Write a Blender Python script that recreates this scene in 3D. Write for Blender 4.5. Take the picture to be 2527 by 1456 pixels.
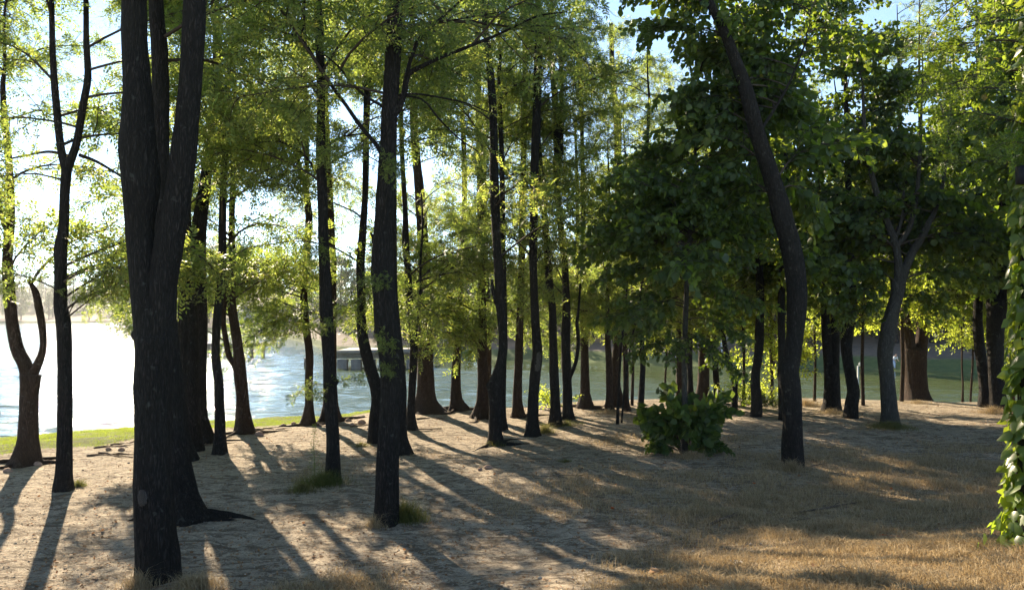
import bpy, math, random
import numpy as np
from mathutils import Vector, Matrix

random.seed(7)
RNG = np.random.default_rng(7)
for o in list(bpy.data.objects):
    bpy.data.objects.remove(o)
scn = bpy.context.scene
COL = scn.collection
R = math.radians
PI = math.pi

# ------------------------------------------------------------------ camera, sky, sun, exposure
EYE = 3.0
FPX, CXP, CYP = 1837.0, 1263.5, 728.0
PITCH = R(1.55)
cam_data = bpy.data.cameras.new('camera')
cam_data.sensor_width = 36.0
cam_data.lens = 36.0 * FPX / 2527.0
cam_data.clip_start = 0.05
cam_data.clip_end = 3000.0
cam = bpy.data.objects.new('camera', cam_data)
cam.location = (0, 0, EYE)
cam.rotation_euler = (R(90) + PITCH, 0, 0)
COL.objects.link(cam)
scn.camera = cam

SUN_AZ = R(-28.0)      # measured from +Y towards +X
SUN_EL = R(24.0)
world = bpy.data.worlds.new('World')
scn.world = world
world.use_nodes = True
wn = world.node_tree
wn.nodes.clear()
wo = wn.nodes.new('ShaderNodeOutputWorld')
wb = wn.nodes.new('ShaderNodeBackground')
sk = wn.nodes.new('ShaderNodeTexSky')
sk.sky_type = 'NISHITA'
sk.sun_disc = False
sk.sun_elevation = SUN_EL
sk.sun_rotation = SUN_AZ % (2 * PI)
sk.air_density = 0.5
sk.dust_density = 0.0
sk.ozone_density = 1.0
wb.inputs['Strength'].default_value = 0.125
tint = wn.nodes.new('ShaderNodeMix'); tint.data_type = 'RGBA'; tint.blend_type = 'MULTIPLY'
tint.inputs[0].default_value = 1.0; tint.inputs[7].default_value = (0.98, 0.94, 0.80, 1)
wn.links.new(sk.outputs[0], tint.inputs[6]); wn.links.new(tint.outputs[2], wb.inputs['Color'])
wn.links.new(wb.outputs[0], wo.inputs['Surface'])
sl = bpy.data.lights.new('sun', 'SUN')
sl.energy = 5.0
sl.angle = R(0.53)
sl.color = (1.0, 0.83, 0.60)
so = bpy.data.objects.new('sun', sl)
sdir = Vector((math.sin(SUN_AZ) * math.cos(SUN_EL), math.cos(SUN_AZ) * math.cos(SUN_EL), math.sin(SUN_EL)))
so.rotation_euler = sdir.to_track_quat('Z', 'Y').to_euler()
so.location = (-20, 30, 30)
COL.objects.link(so)
scn.view_settings.view_transform = 'Standard'
scn.view_settings.look = 'None'
scn.view_settings.gamma = 1.0
scn.view_settings.use_curve_mapping = False
scn.view_settings.exposure = 2.05
scn.render.engine = 'CYCLES'
cy = scn.cycles
cy.max_bounces = 6
cy.diffuse_bounces = 3
cy.glossy_bounces = 3
cy.transmission_bounces = 4
cy.transparent_max_bounces = 6
cy.volume_bounces = 0
cy.use_denoising = True
cy.sample_clamp_indirect = 4.0
cy.caustics_reflective = False
cy.caustics_refractive = False

# ------------------------------------------------------------------ helpers
def smooth(a, b, x):
    t = np.clip((x - a) / (b - a), 0, 1)
    return t * t * (3 - 2 * t)

def vnoise(x, y, s=1.0, seed=0):
    x = np.asarray(x, float) * s; y = np.asarray(y, float) * s
    xi = np.floor(x); yi = np.floor(y)
    fx = x - xi; fy = y - yi
    fx = fx * fx * (3 - 2 * fx); fy = fy * fy * (3 - 2 * fy)
    def hsh(a, b):
        v = np.sin(a * 127.1 + b * 311.7 + seed * 74.7) * 43758.5453
        return v - np.floor(v)
    return (hsh(xi, yi) * (1 - fx) + hsh(xi + 1, yi) * fx) * (1 - fy) + (hsh(xi, yi + 1) * (1 - fx) + hsh(xi + 1, yi + 1) * fx) * fy

SHX = [-60, -40, -20, -14.7, -11.9, -10, -5.1, -2.6, 0.5, 3.3, 10.5, 16, 40, 80]
SHY = [2, 8, 18, 21.6, 23.6, 24.9, 26.4, 24.9, 26.0, 27.6, 28.4, 27.6, 24, 20]
WATER = -0.5
MOUNDS = []
def ground_z(x, y):
    x = np.asarray(x, float); y = np.asarray(y, float)
    t = np.clip((9.5 - y + 0.55 * x) / 9.5, 0, 1.15)
    t = np.minimum(t, 1.0)
    z = 1.5 * t * t * (3 - 2 * t)
    z = z + 0.10 * (vnoise(x, y, 0.35, 1) - 0.5) + 0.05 * (vnoise(x, y, 1.1, 2) - 0.5)
    z = z + 0.018 * (vnoise(x, y, 4.0, 3) - 0.5) + 0.01 * (vnoise(x, y, 11.0, 4) - 0.5)
    ys = np.interp(x, SHX, SHY)
    d = (ys - y) * 0.85
    zl = np.where(d > 5.5, 0.0, -0.52 * (1 - np.clip(d, -8, 5.5) / 5.5))
    zr = -0.75 * (1 - smooth(-0.7, 1.3, d)) + np.where(d < -0.7, (d + 0.7) * 0.2, 0)
    w = smooth(-6.5, -3.0, x)
    z = z + zl * (1 - w) + zr * w
    for (mx, my, mr, mh) in MOUNDS:
        z = z + mh * np.exp(-((x - mx) ** 2 + (y - my) ** 2) / (mr * mr))
    return z

def ray(px, py):
    dx = (px - CXP) / FPX; dz = -(py - CYP) / FPX
    c, s = math.cos(PITCH), math.sin(PITCH)
    return Vector((dx, c - s * dz, s + c * dz))

def at(px, py, D):
    r = ray(px, py)
    t = D / r.y
    return Vector((r.x * t, D, EYE + r.z * t))

def on_ground(px, py):
    r = ray(px, py)
    y = 2.0
    while y < 60:
        t = y / r.y
        if EYE + r.z * t < float(ground_z(r.x * t, y)):
            lo, hi = y - 0.1, y
            for _ in range(12):
                m = (lo + hi) / 2; t = m / r.y
                if EYE + r.z * t < float(ground_z(r.x * t, m)): hi = m
                else: lo = m
            t = hi / r.y
            return Vector((r.x * t, hi, float(ground_z(r.x * t, hi))))
        y += 0.1
    return at(px, py, 27)

def project(p):
    c, s = math.cos(PITCH), math.sin(PITCH)
    z = p.z - EYE
    f = p.y * c + z * s
    u = -p.y * s + z * c
    if f < 0.1: return (-9999, -9999)
    return (CXP + FPX * p.x / f, CYP - FPX * u / f)

def mesh_from(name, V, F, mats, smooth_shade=False, mat_idx=None):
    """V (n,3) array; F (m,k) array or a list of such arrays"""
    V = np.asarray(V, np.float32)
    Fs = F if isinstance(F, (list, tuple)) and np.ndim(F[0]) == 2 else [F]
    Fs = [np.asarray(f, np.int32) for f in Fs if len(f)]
    me = bpy.data.meshes.new(name)
    me.vertices.add(len(V)); me.vertices.foreach_set('co', V.ravel())
    nl = sum(f.size for f in Fs); nf = sum(len(f) for f in Fs)
    me.loops.add(nl); me.polygons.add(nf)
    me.loops.foreach_set('vertex_index', np.concatenate([f.ravel() for f in Fs]))
    tot = np.concatenate([np.full(len(f), f.shape[1], np.int32) for f in Fs])
    st = np.concatenate([[0], np.cumsum(tot)[:-1]]).astype(np.int32)
    me.polygons.foreach_set('loop_start', st)
    me.polygons.foreach_set('loop_total', tot)
    if smooth_shade:
        me.polygons.foreach_set('use_smooth', np.ones(nf, bool))
    if mat_idx is not None:
        me.polygons.foreach_set('material_index', np.asarray(mat_idx, np.int32))
    me.update(calc_edges=True)
    me.validate()
    for m in (mats if isinstance(mats, (list, tuple)) else [mats]):
        me.materials.append(m)
    return me

def link(name, me, parent=None, loc=(0, 0, 0), rot=None, scale=None):
    o = bpy.data.objects.new(name, me)
    COL.objects.link(o)
    o.location = loc
    if rot is not None:
        o.rotation_mode = 'QUATERNION' if len(rot) == 4 else 'XYZ'
        if len(rot) == 4: o.rotation_quaternion = rot
        else: o.rotation_euler = rot
    if scale is not None: o.scale = (scale,) * 3 if isinstance(scale, (int, float)) else scale
    if parent is not None: o.parent = parent
    return o

def tag(o, label, cat, group=None, kind=None):
    if label: o['label'] = label
    if cat: o['category'] = cat
    if group: o['group'] = group
    if kind: o['kind'] = kind
    return o

def thing(name, label, cat, loc, group=None):
    return tag(link(name, None, None, loc), label, cat, group)

class MB:
    def __init__(self): self.V = []; self.Q = []; self.T = []; self.n = 0
    def add(self, V, Q=None, T=None):
        V = np.asarray(V, float)
        if Q is not None and len(Q): self.Q.append(np.asarray(Q) + self.n)
        if T is not None and len(T): self.T.append(np.asarray(T) + self.n)
        self.V.append(V); self.n += len(V)
    def box(self, c, s, rz=0.0):
        x, y, z = [k / 2 for k in s]
        v = np.array([[a * x, b * y, d * z] for d in (-1, 1) for b in (-1, 1) for a in (-1, 1)], float)
        cs, sn = math.cos(rz), math.sin(rz)
        v = v @ np.array([[cs, sn, 0], [-sn, cs, 0], [0, 0, 1]])
        self.add(v + np.array(c), [[0, 2, 3, 1], [4, 5, 7, 6], [0, 1, 5, 4], [1, 3, 7, 5], [3, 2, 6, 7], [2, 0, 4, 6]])
        return self
    def tube(self, P, rad, seg=8, noise=0.0, seed=0, flare=0.0, fh=0.3, lobes=5, cap=True, ridge=0.0, z0=None):
        P = np.asarray(P, float); rad = np.asarray(rad, float)
        n = len(P)
        T = np.gradient(P, axis=0); T /= np.linalg.norm(T, axis=1)[:, None] + 1e-9
        ref = np.array([1.0, 0, 0]) if abs(T[0][0]) < 0.8 else np.array([0, 1.0, 0])
        u = np.cross(T[0], ref); u /= np.linalg.norm(u)
        U = [u]
        for i in range(1, n):
            u = U[-1] - T[i] * np.dot(U[-1], T[i]); u /= np.linalg.norm(u) + 1e-9
            U.append(u)
        U = np.array(U); W = np.cross(T, U)
        a = np.linspace(0, 2 * PI, seg, endpoint=False)
        L = np.concatenate([[0], np.cumsum(np.linalg.norm(np.diff(P, axis=0), axis=1))])
        rr = rad[:, None] * np.ones((1, seg))
        if noise > 0:
            r0 = rad.mean() + 1e-6
            nz = vnoise(np.cos(a)[None, :] * 1.3 + 5 + L[:, None] * 0.0 + seed, L[:, None] * 1.1 + np.sin(a)[None, :] * 1.3, 1.0, seed) - 0.5
            nz2 = vnoise(np.cos(a)[None, :] * 2.8 + 9 + seed, L[:, None] * 3.3 + np.sin(a)[None, :] * 2.8, 1.0, seed + 3) - 0.5
            rr = rr * (1 + noise * nz + 0.5 * noise * nz2)
        if ridge > 0:
            k = 9 if seg < 30 else 17
            wob = 3.5 * vnoise(L * 1.5, L * 0 + seed, 1, 5)[:, None]
            rr = rr * (1 + ridge * .6 * np.sin(k * a[None, :] + wob) * (0.5 + vnoise(L[:, None] * 3 + 0 * a, a[None, :] * 2 + 0 * L[:, None], 1, 6)))
            fine_ = vnoise(np.abs(((a[None, :] / (2 * PI) + .03 * np.sin(L[:, None] * 2.1)) % 1.0) * 2 - 1) * 15 + seed, L[:, None] * 5.0 + 0 * a[None, :], 1.0, 7) - .5
            rr = rr * (1 + ridge * 1.6 * fine_)
        if flare > 0:
            h = np.maximum(L - (L[0]), 0)[:, None]
            ph = seed * 1.7
            lob = 0.55 + 0.45 * np.cos(lobes * a + ph)[None, :] + 0.25 * np.cos((lobes - 2) * a - ph)[None, :]
            rr = rr * (1 + flare * np.exp(-h / fh) * np.clip(lob, 0.05, 2))
        V = P[:, None, :] + rr[:, :, None] * (np.cos(a)[None, :, None] * U[:, None, :] + np.sin(a)[None, :, None] * W[:, None, :])
        V = V.reshape(-1, 3)
        i = np.arange(n - 1)[:, None]; j = np.arange(seg)[None, :]; j2 = (j + 1) % seg
        Q = np.stack([(i * seg + j), (i * seg + j2), ((i + 1) * seg + j2), ((i + 1) * seg + j)], -1).reshape(-1, 4)
        Tt = []
        if cap:
            V = np.vstack([V, P[-1] + T[-1] * rad[-1] * 0.3])
            e = n * seg
            Tt = [[(n - 1) * seg + k, (n - 1) * seg + (k + 1) % seg, e] for k in range(seg)]
        self.add(V, Q, Tt)
        return self
    def mesh(self, name, mat, sm=False):
        V = np.vstack(self.V)
        F = []
        if self.Q: F.append(np.vstack(self.Q))
        if self.T: F.append(np.vstack(self.T))
        return mesh_from(name, V, F, mat, sm)
    def build(self, name, mat, parent=None, sm=False, loc=(0, 0, 0), rot=None, scale=None):
        return link(name, self.mesh(name, mat, sm), parent, loc, rot, scale)

def resample(P, rad, step):
    """Catmull-Rom through P, evenly re-sampled."""
    P = np.asarray(P, float); rad = np.asarray(rad, float)
    if len(P) < 3:
        n = max(3, int(np.linalg.norm(P[-1] - P[0]) / step))
        t = np.linspace(0, 1, n)[:, None]
        return P[0] * (1 - t) + P[-1] * t, rad[0] * (1 - t[:, 0]) + rad[-1] * t[:, 0]
    A = np.vstack([2 * P[0] - P[1], P, 2 * P[-1] - P[-2]])
    ra = np.concatenate([[rad[0]], rad, [rad[-1]]])
    out, ro = [], []
    for i in range(1, len(A) - 2):
        L = np.linalg.norm(A[i + 1] - A[i]); k = max(1, int(round(L / step)))
        for q in range(k):
            t = q / k
            a, b, c, d = A[i - 1], A[i], A[i + 1], A[i + 2]
            out.append(0.5 * ((2 * b) + (-a + c) * t + (2 * a - 5 * b + 4 * c - d) * t * t + (-a + 3 * b - 3 * c + d) * t ** 3))
            ro.append(ra[i] * (1 - t) + ra[i + 1] * t)
    out.append(P[-1]); ro.append(rad[-1])
    return np.array(out), np.array(ro)

# ------------------------------------------------------------------ materials
class Nodes:
    def __init__(self, name):
        self.m = bpy.data.materials.new(name); self.m.use_nodes = True
        self.t = self.m.node_tree; self.t.nodes.clear()
        self.out = self.t.nodes.new('ShaderNodeOutputMaterial')
    def n(self, typ, **kw):
        nd = self.t.nodes.new(typ)
        for k, v in kw.items(): setattr(nd, k, v)
        return nd
    def l(self, a, b): self.t.links.new(a, b)
    def coord(self, scale=(1, 1, 1), kind='Object'):
        tc = self.n('ShaderNodeTexCoord'); mp = self.n('ShaderNodeMapping')
        mp.inputs['Scale'].default_value = scale
        self.l(tc.outputs[kind], mp.inputs['Vector'])
        return mp.outputs[0]
    def noise(self, vec, scale, detail=5, rough=0.6, dist=0.0):
        nd = self.n('ShaderNodeTexNoise')
        nd.inputs['Scale'].default_value = scale; nd.inputs['Detail'].default_value = detail
        nd.inputs['Roughness'].default_value = rough; nd.inputs['Distortion'].default_value = dist
        if vec is not None: self.l(vec, nd.inputs['Vector'])
        return nd.outputs['Fac']
    def ramp(self, fac, stops):
        nd = self.n('ShaderNodeValToRGB')
        el = nd.color_ramp.elements
        while len(el) < len(stops): el.new(0.5)
        for e, (p, c) in zip(el, stops):
            e.position = p; e.color = (*c, 1) if len(c) == 3 else c
        self.l(fac, nd.inputs['Fac'])
        return nd.outputs['Color']
    def mix(self, fac, a, b, mode='MIX'):
        nd = self.n('ShaderNodeMix', data_type='RGBA', blend_type=mode)
        for s, v in ((nd.inputs['Factor'], fac), (nd.inputs['A'], a), (nd.inputs['B'], b)):
            if isinstance(v, (int, float)): s.default_value = v
            elif isinstance(v, tuple): s.default_value = (*v, 1)
            else: self.l(v, s)
        # RGBA sockets share names: pick the colour ones
        return nd
    def mixc(self, fac, a, b, mode='MIX'):
        nd = self.n('ShaderNodeMix', data_type='RGBA', blend_type=mode)
        ins = [nd.inputs[0], nd.inputs[6], nd.inputs[7]]
        for s, v in zip(ins, (fac, a, b)):
            if isinstance(v, (int, float)): s.default_value = v
            elif isinstance(v, tuple): s.default_value = (*v, 1)
            else: self.l(v, s)
        return nd.outputs[2]
    def math(self, op, a, b=0.0, clamp=False):
        nd = self.n('ShaderNodeMath', operation=op, use_clamp=clamp)
        for s, v in zip(nd.inputs, (a, b)):
            if isinstance(v, (int, float)): s.default_value = v
            else: self.l(v, s)
        return nd.outputs[0]
    def bump(self, h, strength=0.5, dist=0.02, normal=None):
        nd = self.n('ShaderNodeBump')
        nd.inputs['Strength'].default_value = strength; nd.inputs['Distance'].default_value = dist
        self.l(h, nd.inputs['Height'])
        if normal is not None: self.l(normal, nd.inputs['Normal'])
        return nd.outputs[0]
    def principled(self, col, rough=0.9, normal=None, spec=0.2, **kw):
        p = self.n('ShaderNodeBsdfPrincipled')
        if isinstance(col, tuple): p.inputs['Base Color'].default_value = (*col, 1)
        else: self.l(col, p.inputs['Base Color'])
        if isinstance(rough, (int, float)): p.inputs['Roughness'].default_value = rough
        else: self.l(rough, p.inputs['Roughness'])
        p.inputs['Specular IOR Level'].default_value = spec
        for k, v in kw.items(): p.inputs[k].default_value = v
        if normal is not None: self.l(normal, p.inputs['Normal'])
        self.l(p.outputs[0], self.out.inputs['Surface'])
        return self.m

def bark_mat(name, dark, mid, light, lichen=0.25):
    N = Nodes(name)
    v = N.coord((14, 14, 2.2))
    a = N.noise(v, 2.2, 6, 0.65, 0.4)
    vo = N.n('ShaderNodeTexVoronoi', feature='DISTANCE_TO_EDGE'); vo.inputs['Scale'].default_value = 3.0
    wv = N.n('ShaderNodeVectorMath', operation='ADD')
    nz = N.n('ShaderNodeTexNoise'); nz.inputs['Scale'].default_value = 1.5
    N.l(v, nz.inputs['Vector']); N.l(v, wv.inputs[0]); N.l(nz.outputs['Color'], wv.inputs[1])
    N.l(wv.outputs[0], vo.inputs['Vector'])
    crack = N.math('MULTIPLY', vo.outputs['Distance'], 2.2, True)
    h = N.math('ADD', N.math('MULTIPLY', crack, 0.45), N.math('MULTIPLY', a, 0.75))
    col = N.ramp(h, [(0.2, dark), (0.55, mid), (0.95, light)])
    big = N.noise(N.coord((1, 1, 0.6)), 2.0, 4, 0.6)
    col = N.mixc(N.math('MULTIPLY', N.ramp(big, [(0.4, (0, 0, 0)), (0.7, (1, 1, 1))]), 0.35), col, (mid[0] * 1.3, mid[1] * 1.35, mid[2] * 1.1))
    sp = N.noise(N.coord((1, 1, 1)), 9.0, 3, 0.5)
    lm = N.ramp(sp, [(0.66, (0, 0, 0)), (0.70, (1, 1, 1))])
    col = N.mixc(N.math('MULTIPLY', lm, lichen), col, (0.28, 0.29, 0.24))
    return N.principled(col, 0.92, N.bump(h, 1.0, 0.05), 0.15)

M = {}
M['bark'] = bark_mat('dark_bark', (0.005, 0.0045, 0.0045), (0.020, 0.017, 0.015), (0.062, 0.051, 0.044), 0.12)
M['redbark'] = bark_mat('red_bounce_bark', (0.012, 0.008, 0.006), (0.045, 0.028, 0.019), (0.095, 0.062, 0.043), 0.10)  # shore trunks: warm bounce off the ground put into a red-brown bark colour
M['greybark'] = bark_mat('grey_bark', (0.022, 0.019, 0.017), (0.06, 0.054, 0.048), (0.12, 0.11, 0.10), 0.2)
M['scar'] = bark_mat('pale_bark_scar', (0.03, 0.026, 0.023), (0.08, 0.068, 0.06), (0.15, 0.135, 0.12), 0.3)
M['rootbark'] = bark_mat('dusty_root', (0.06, 0.04, 0.028), (0.16, 0.11, 0.08), (0.26, 0.19, 0.14), 0.0)
M['twig'] = Nodes('twig_bark').principled((0.05, 0.038, 0.028), 0.9)

def leaf_mat(name, stops, trans, tw=0.5, rough=0.5, spec=0.35):
    N = Nodes(name)
    geo = N.n('ShaderNodeNewGeometry'); oi = N.n('ShaderNodeObjectInfo')
    rp = N.math('FRACT', N.math('ADD', geo.outputs['Random Per Island'], oi.outputs['Random']))
    f = N.math('ADD', N.math('MULTIPLY', rp, 0.7), N.math('MULTIPLY', oi.outputs['Random'], 0.3))
    col = N.ramp(f, stops)
    tcol = N.ramp(f, trans)
    p = N.n('ShaderNodeBsdfPrincipled')
    N.l(col, p.inputs['Base Color']); p.inputs['Roughness'].default_value = rough
    p.inputs['Specular IOR Level'].default_value = spec
    t = N.n('ShaderNodeBsdfTranslucent'); N.l(tcol, t.inputs['Color'])
    mx = N.n('ShaderNodeMixShader'); mx.inputs[0].default_value = tw
    N.l(p.outputs[0], mx.inputs[1]); N.l(t.outputs[0], mx.inputs[2])
    N.l(mx.outputs[0], N.out.inputs['Surface'])
    return N.m

M['fine_leaf'] = leaf_mat('fine_leaf', [(0.0, (0.04, 0.058, 0.024)), (0.6, (0.068, 0.092, 0.034)), (0.93, (0.12, 0.13, 0.035)), (1.0, (0.16, 0.12, 0.04))],
                          [(0.0, (0.19, 0.28, 0.06)), (0.55, (0.38, 0.50, 0.08)), (0.93, (0.62, 0.64, 0.11)), (1.0, (0.6, 0.42, 0.12))], 0.5)
M['broad_leaf'] = leaf_mat('broad_leaf', [(0.0, (0.02, 0.036, 0.014)), (0.6, (0.032, 0.055, 0.019)), (0.96, (0.07, 0.10, 0.025)), (1.0, (0.2, 0.13, 0.03))],
                           [(0.0, (0.17, 0.27, 0.018)), (0.6, (0.32, 0.45, 0.03)), (0.96, (0.40, 0.47, 0.05)), (1.0, (0.6, 0.4, 0.05))], 0.4)
M['young_leaf'] = leaf_mat('young_leaf', [(0.0, (0.08, 0.13, 0.02)), (1.0, (0.13, 0.17, 0.035))],
                           [(0.0, (0.50, 0.66, 0.05)), (1.0, (0.72, 0.76, 0.09))], 0.6)
M['ivy_leaf'] = leaf_mat('ivy_leaf', [(0.0, (0.05, 0.09, 0.02)), (0.7, (0.09, 0.14, 0.03)), (1.0, (0.16, 0.18, 0.06))],
                         [(0.0, (0.3, 0.45, 0.03)), (1.0, (0.6, 0.66, 0.06))], 0.5, 0.35, 0.5)
M['sucker_leaf'] = leaf_mat('sucker_leaf', [(0.0, (0.025, 0.055, 0.014)), (0.7, (0.045, 0.085, 0.02)), (1.0, (0.08, 0.11, 0.025))],
                           [(0.0, (0.09, 0.17, 0.012)), (1.0, (0.30, 0.40, 0.03))], 0.4)
M['far_leaf'] = leaf_mat('far_leaf', [(0.0, (0.03, 0.055, 0.022)), (1.0, (0.06, 0.09, 0.03))],
                         [(0.0, (0.08, 0.13, 0.03)), (1.0, (0.16, 0.20, 0.05))], 0.3)
M['dry_grass'] = leaf_mat('dry_grass', [(0.0, (0.15, 0.11, 0.06)), (0.5, (0.38, 0.29, 0.17)), (0.9, (0.56, 0.45, 0.29)), (1.0, (0.16, 0.17, 0.06))],
                          [(0.0, (0.28, 0.19, 0.09)), (1.0, (0.5, 0.38, 0.2))], 0.3, 0.7, 0.1)
M['green_grass'] = leaf_mat('green_grass', [(0.0, (0.07, 0.12, 0.02)), (0.8, (0.12, 0.17, 0.03)), (1.0, (0.25, 0.22, 0.08))],
                            [(0.0, (0.25, 0.36, 0.04)), (1.0, (0.42, 0.45, 0.06))], 0.45, 0.6, 0.1)
M['mixed_grass'] = leaf_mat('mixed_grass', [(0.0, (0.05, 0.075, 0.02)), (0.5, (0.09, 0.10, 0.03)), (1.0, (0.22, 0.18, 0.08))],
                            [(0.0, (0.14, 0.19, 0.03)), (1.0, (0.35, 0.28, 0.1))], 0.35, 0.6, 0.1)
M['dead_leaf'] = leaf_mat('dead_leaf', [(0.0, (0.12, 0.06, 0.03)), (0.5, (0.25, 0.15, 0.08)), (1.0, (0.4, 0.28, 0.17))],
                          [(0.0, (0.2, 0.08, 0.03)), (1.0, (0.4, 0.2, 0.08))], 0.2, 0.8, 0.1)
M['orange_leaf'] = leaf_mat('orange_leaf', [(0.0, (0.42, 0.09, 0.03)), (1.0, (0.5, 0.16, 0.05))],
                            [(0.0, (0.5, 0.1, 0.02)), (1.0, (0.5, 0.15, 0.03))], 0.3, 0.7, 0.1)
# ------------------------------------------------------------------ ground
def ground_material():
    N = Nodes('dry_soil')
    v = N.coord((1, 1, 1))
    n1 = N.noise(v, 0.55, 5, 0.6, 0.3)
    n2 = N.noise(N.coord((1.0, 1.5, 1)), 3.0, 8, 0.76, 0.9)
    n3 = N.noise(v, 26.0, 6, 0.75)
    n4 = N.noise(N.coord((1.0, 2.2, 1)), 9.0, 6, 0.7, 0.8)
    soil = N.ramp(n2, [(0.28, (0.17, 0.135, 0.10)), (0.45, (0.38, 0.315, 0.235)), (0.60, (0.51, 0.43, 0.325)), (0.8, (0.56, 0.48, 0.37))])
    soil = N.mixc(N.math('MULTIPLY', N.ramp(n3, [(0.36, (1, 1, 1)), (0.5, (0, 0, 0))]), 0.8), soil, (0.12, 0.095, 0.07))
    soil = N.mixc(N.math('MULTIPLY', N.ramp(n4, [(0.60, (0, 0, 0)), (0.68, (1, 1, 1))]), 0.5), soil, (0.13, 0.10, 0.075))
    # thatch where the grass grows
    at_ = N.n('ShaderNodeAttribute', attribute_name='grass')
    thatch = N.ramp(N.noise(v, 14.0, 6, 0.75, 0.5), [(0.3, (0.17, 0.13, 0.085)), (0.5, (0.34, 0.27, 0.18)), (0.75, (0.50, 0.41, 0.28))])
    sep = N.n('ShaderNodeSeparateColor'); N.l(at_.outputs['Color'], sep.inputs[0])
    gf = N.ramp(N.math('ADD', sep.outputs[0], N.math('MULTIPLY', N.math('SUBTRACT', n2, 0.5), 0.9)), [(0.40, (0, 0, 0)), (0.60, (1, 1, 1))])
    col = N.mixc(gf, soil, thatch)
    green = N.ramp(N.noise(v, 8.0, 6, 0.7), [(0.3, (0.06, 0.09, 0.02)), (0.7, (0.14, 0.17, 0.04))])
    gg = N.ramp(N.math('ADD', sep.outputs[1], N.math('MULTIPLY', N.math('SUBTRACT', n2, 0.5), 0.6)), [(0.42, (0, 0, 0)), (0.6, (1, 1, 1))])
    col = N.mixc(gg, col, green)
    col = N.mixc(N.math('MULTIPLY', n1, 0.22), col, (0.16, 0.13, 0.10))
    deb = N.noise(N.coord((0.7, 1.6, 1)), 2.6, 8, 0.82, 1.6)
    col = N.mixc(N.math('MULTIPLY', N.ramp(deb, [(0.49, (0, 0, 0)), (0.55, (1, 1, 1))]), 0.8), col, (0.10, 0.075, 0.052))
    h = N.math('ADD', N.math('ADD', N.math('MULTIPLY', n2, 0.9), N.math('MULTIPLY', n3, 0.35)), N.math('MULTIPLY', n4, 0.5))
    return N.principled(col, 0.95, N.bump(h, 1.0, 0.07), 0.1)
M['soil'] = ground_material()

def grass_amount(x, y):
    """dry grass: right foreground slope"""
    a = smooth(-0.6, 2.2, (x - 0.12 * y) + 0.55 * (9.0 - y) * 0.6 + 0.9 * (vnoise(x, y, 0.6, 11) - 0.5) * 2)
    far = 1 - smooth(14.0, 18.5, y + (vnoise(x, y, 0.7, 12) - 0.5) * 4)
    return np.maximum(a * far, 0.42 * smooth(0.5, 0.8, vnoise(x, y, 0.5, 14)))
def green_amount(x, y):
    ys = np.interp(x, SHX, SHY)
    d = (ys - y) * 0.85 + (vnoise(x, y, 0.8, 13) - 0.5) * 1.2
    wid = np.interp(x, [-30, -9.6, -8.4, -6, -4, -3], [8.5, 6.7, 4.1, 3.0, 1.8, 0.0])
    return 1 - smooth(wid - 0.7, wid + 0.5, d)

def axis(dense_a, dense_b, step, a, b, grow=1.18):
    c = list(np.arange(dense_a, dense_b, step))
    s = step; x = c[-1]
    while x < b: s *= grow; x += s; c.append(x)
    s = step; x = c[0]; lo = []
    while x > a: s *= grow; x -= s; lo.append(x)
    return np.array(lo[::-1] + c)
def build_ground():
    X = axis(-14, 17, 0.075, -90, 90); Y = axis(4, 28.5, 0.075, -40, 34)
    gx, gy = np.meshgrid(X, Y)
    gz = ground_z(gx, gy)
    rough = 1 - smooth(20, 30, gy)
    gz = gz + rough * 0.02 * (vnoise(gx, gy * 1.8, 3.0, 21) - 0.5) + rough * 0.016 * (vnoise(gx, gy * 2.5, 7.0, 22) - 0.5)
    V = np.stack([gx, gy, gz], -1).reshape(-1, 3)
    nx, ny = len(X), len(Y)
    i = np.arange(ny - 1)[:, None]; j = np.arange(nx - 1)[None, :]
    F = np.stack([i * nx + j, i * nx + j + 1, (i + 1) * nx + j + 1, (i + 1) * nx + j], -1).reshape(-1, 4)
    me = mesh_from('ground', V, F, M['soil'], True)
    ca = me.color_attributes.new('grass', 'FLOAT_COLOR', 'POINT')
    d = np.zeros((len(V), 4), np.float32)
    d[:, 0] = grass_amount(V[:, 0], V[:, 1]); d[:, 1] = green_amount(V[:, 0], V[:, 1]); d[:, 3] = 1
    ca.data.foreach_set('color', d.ravel())
    o = link('ground', me); o['kind'] = 'structure'
    return o

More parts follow.
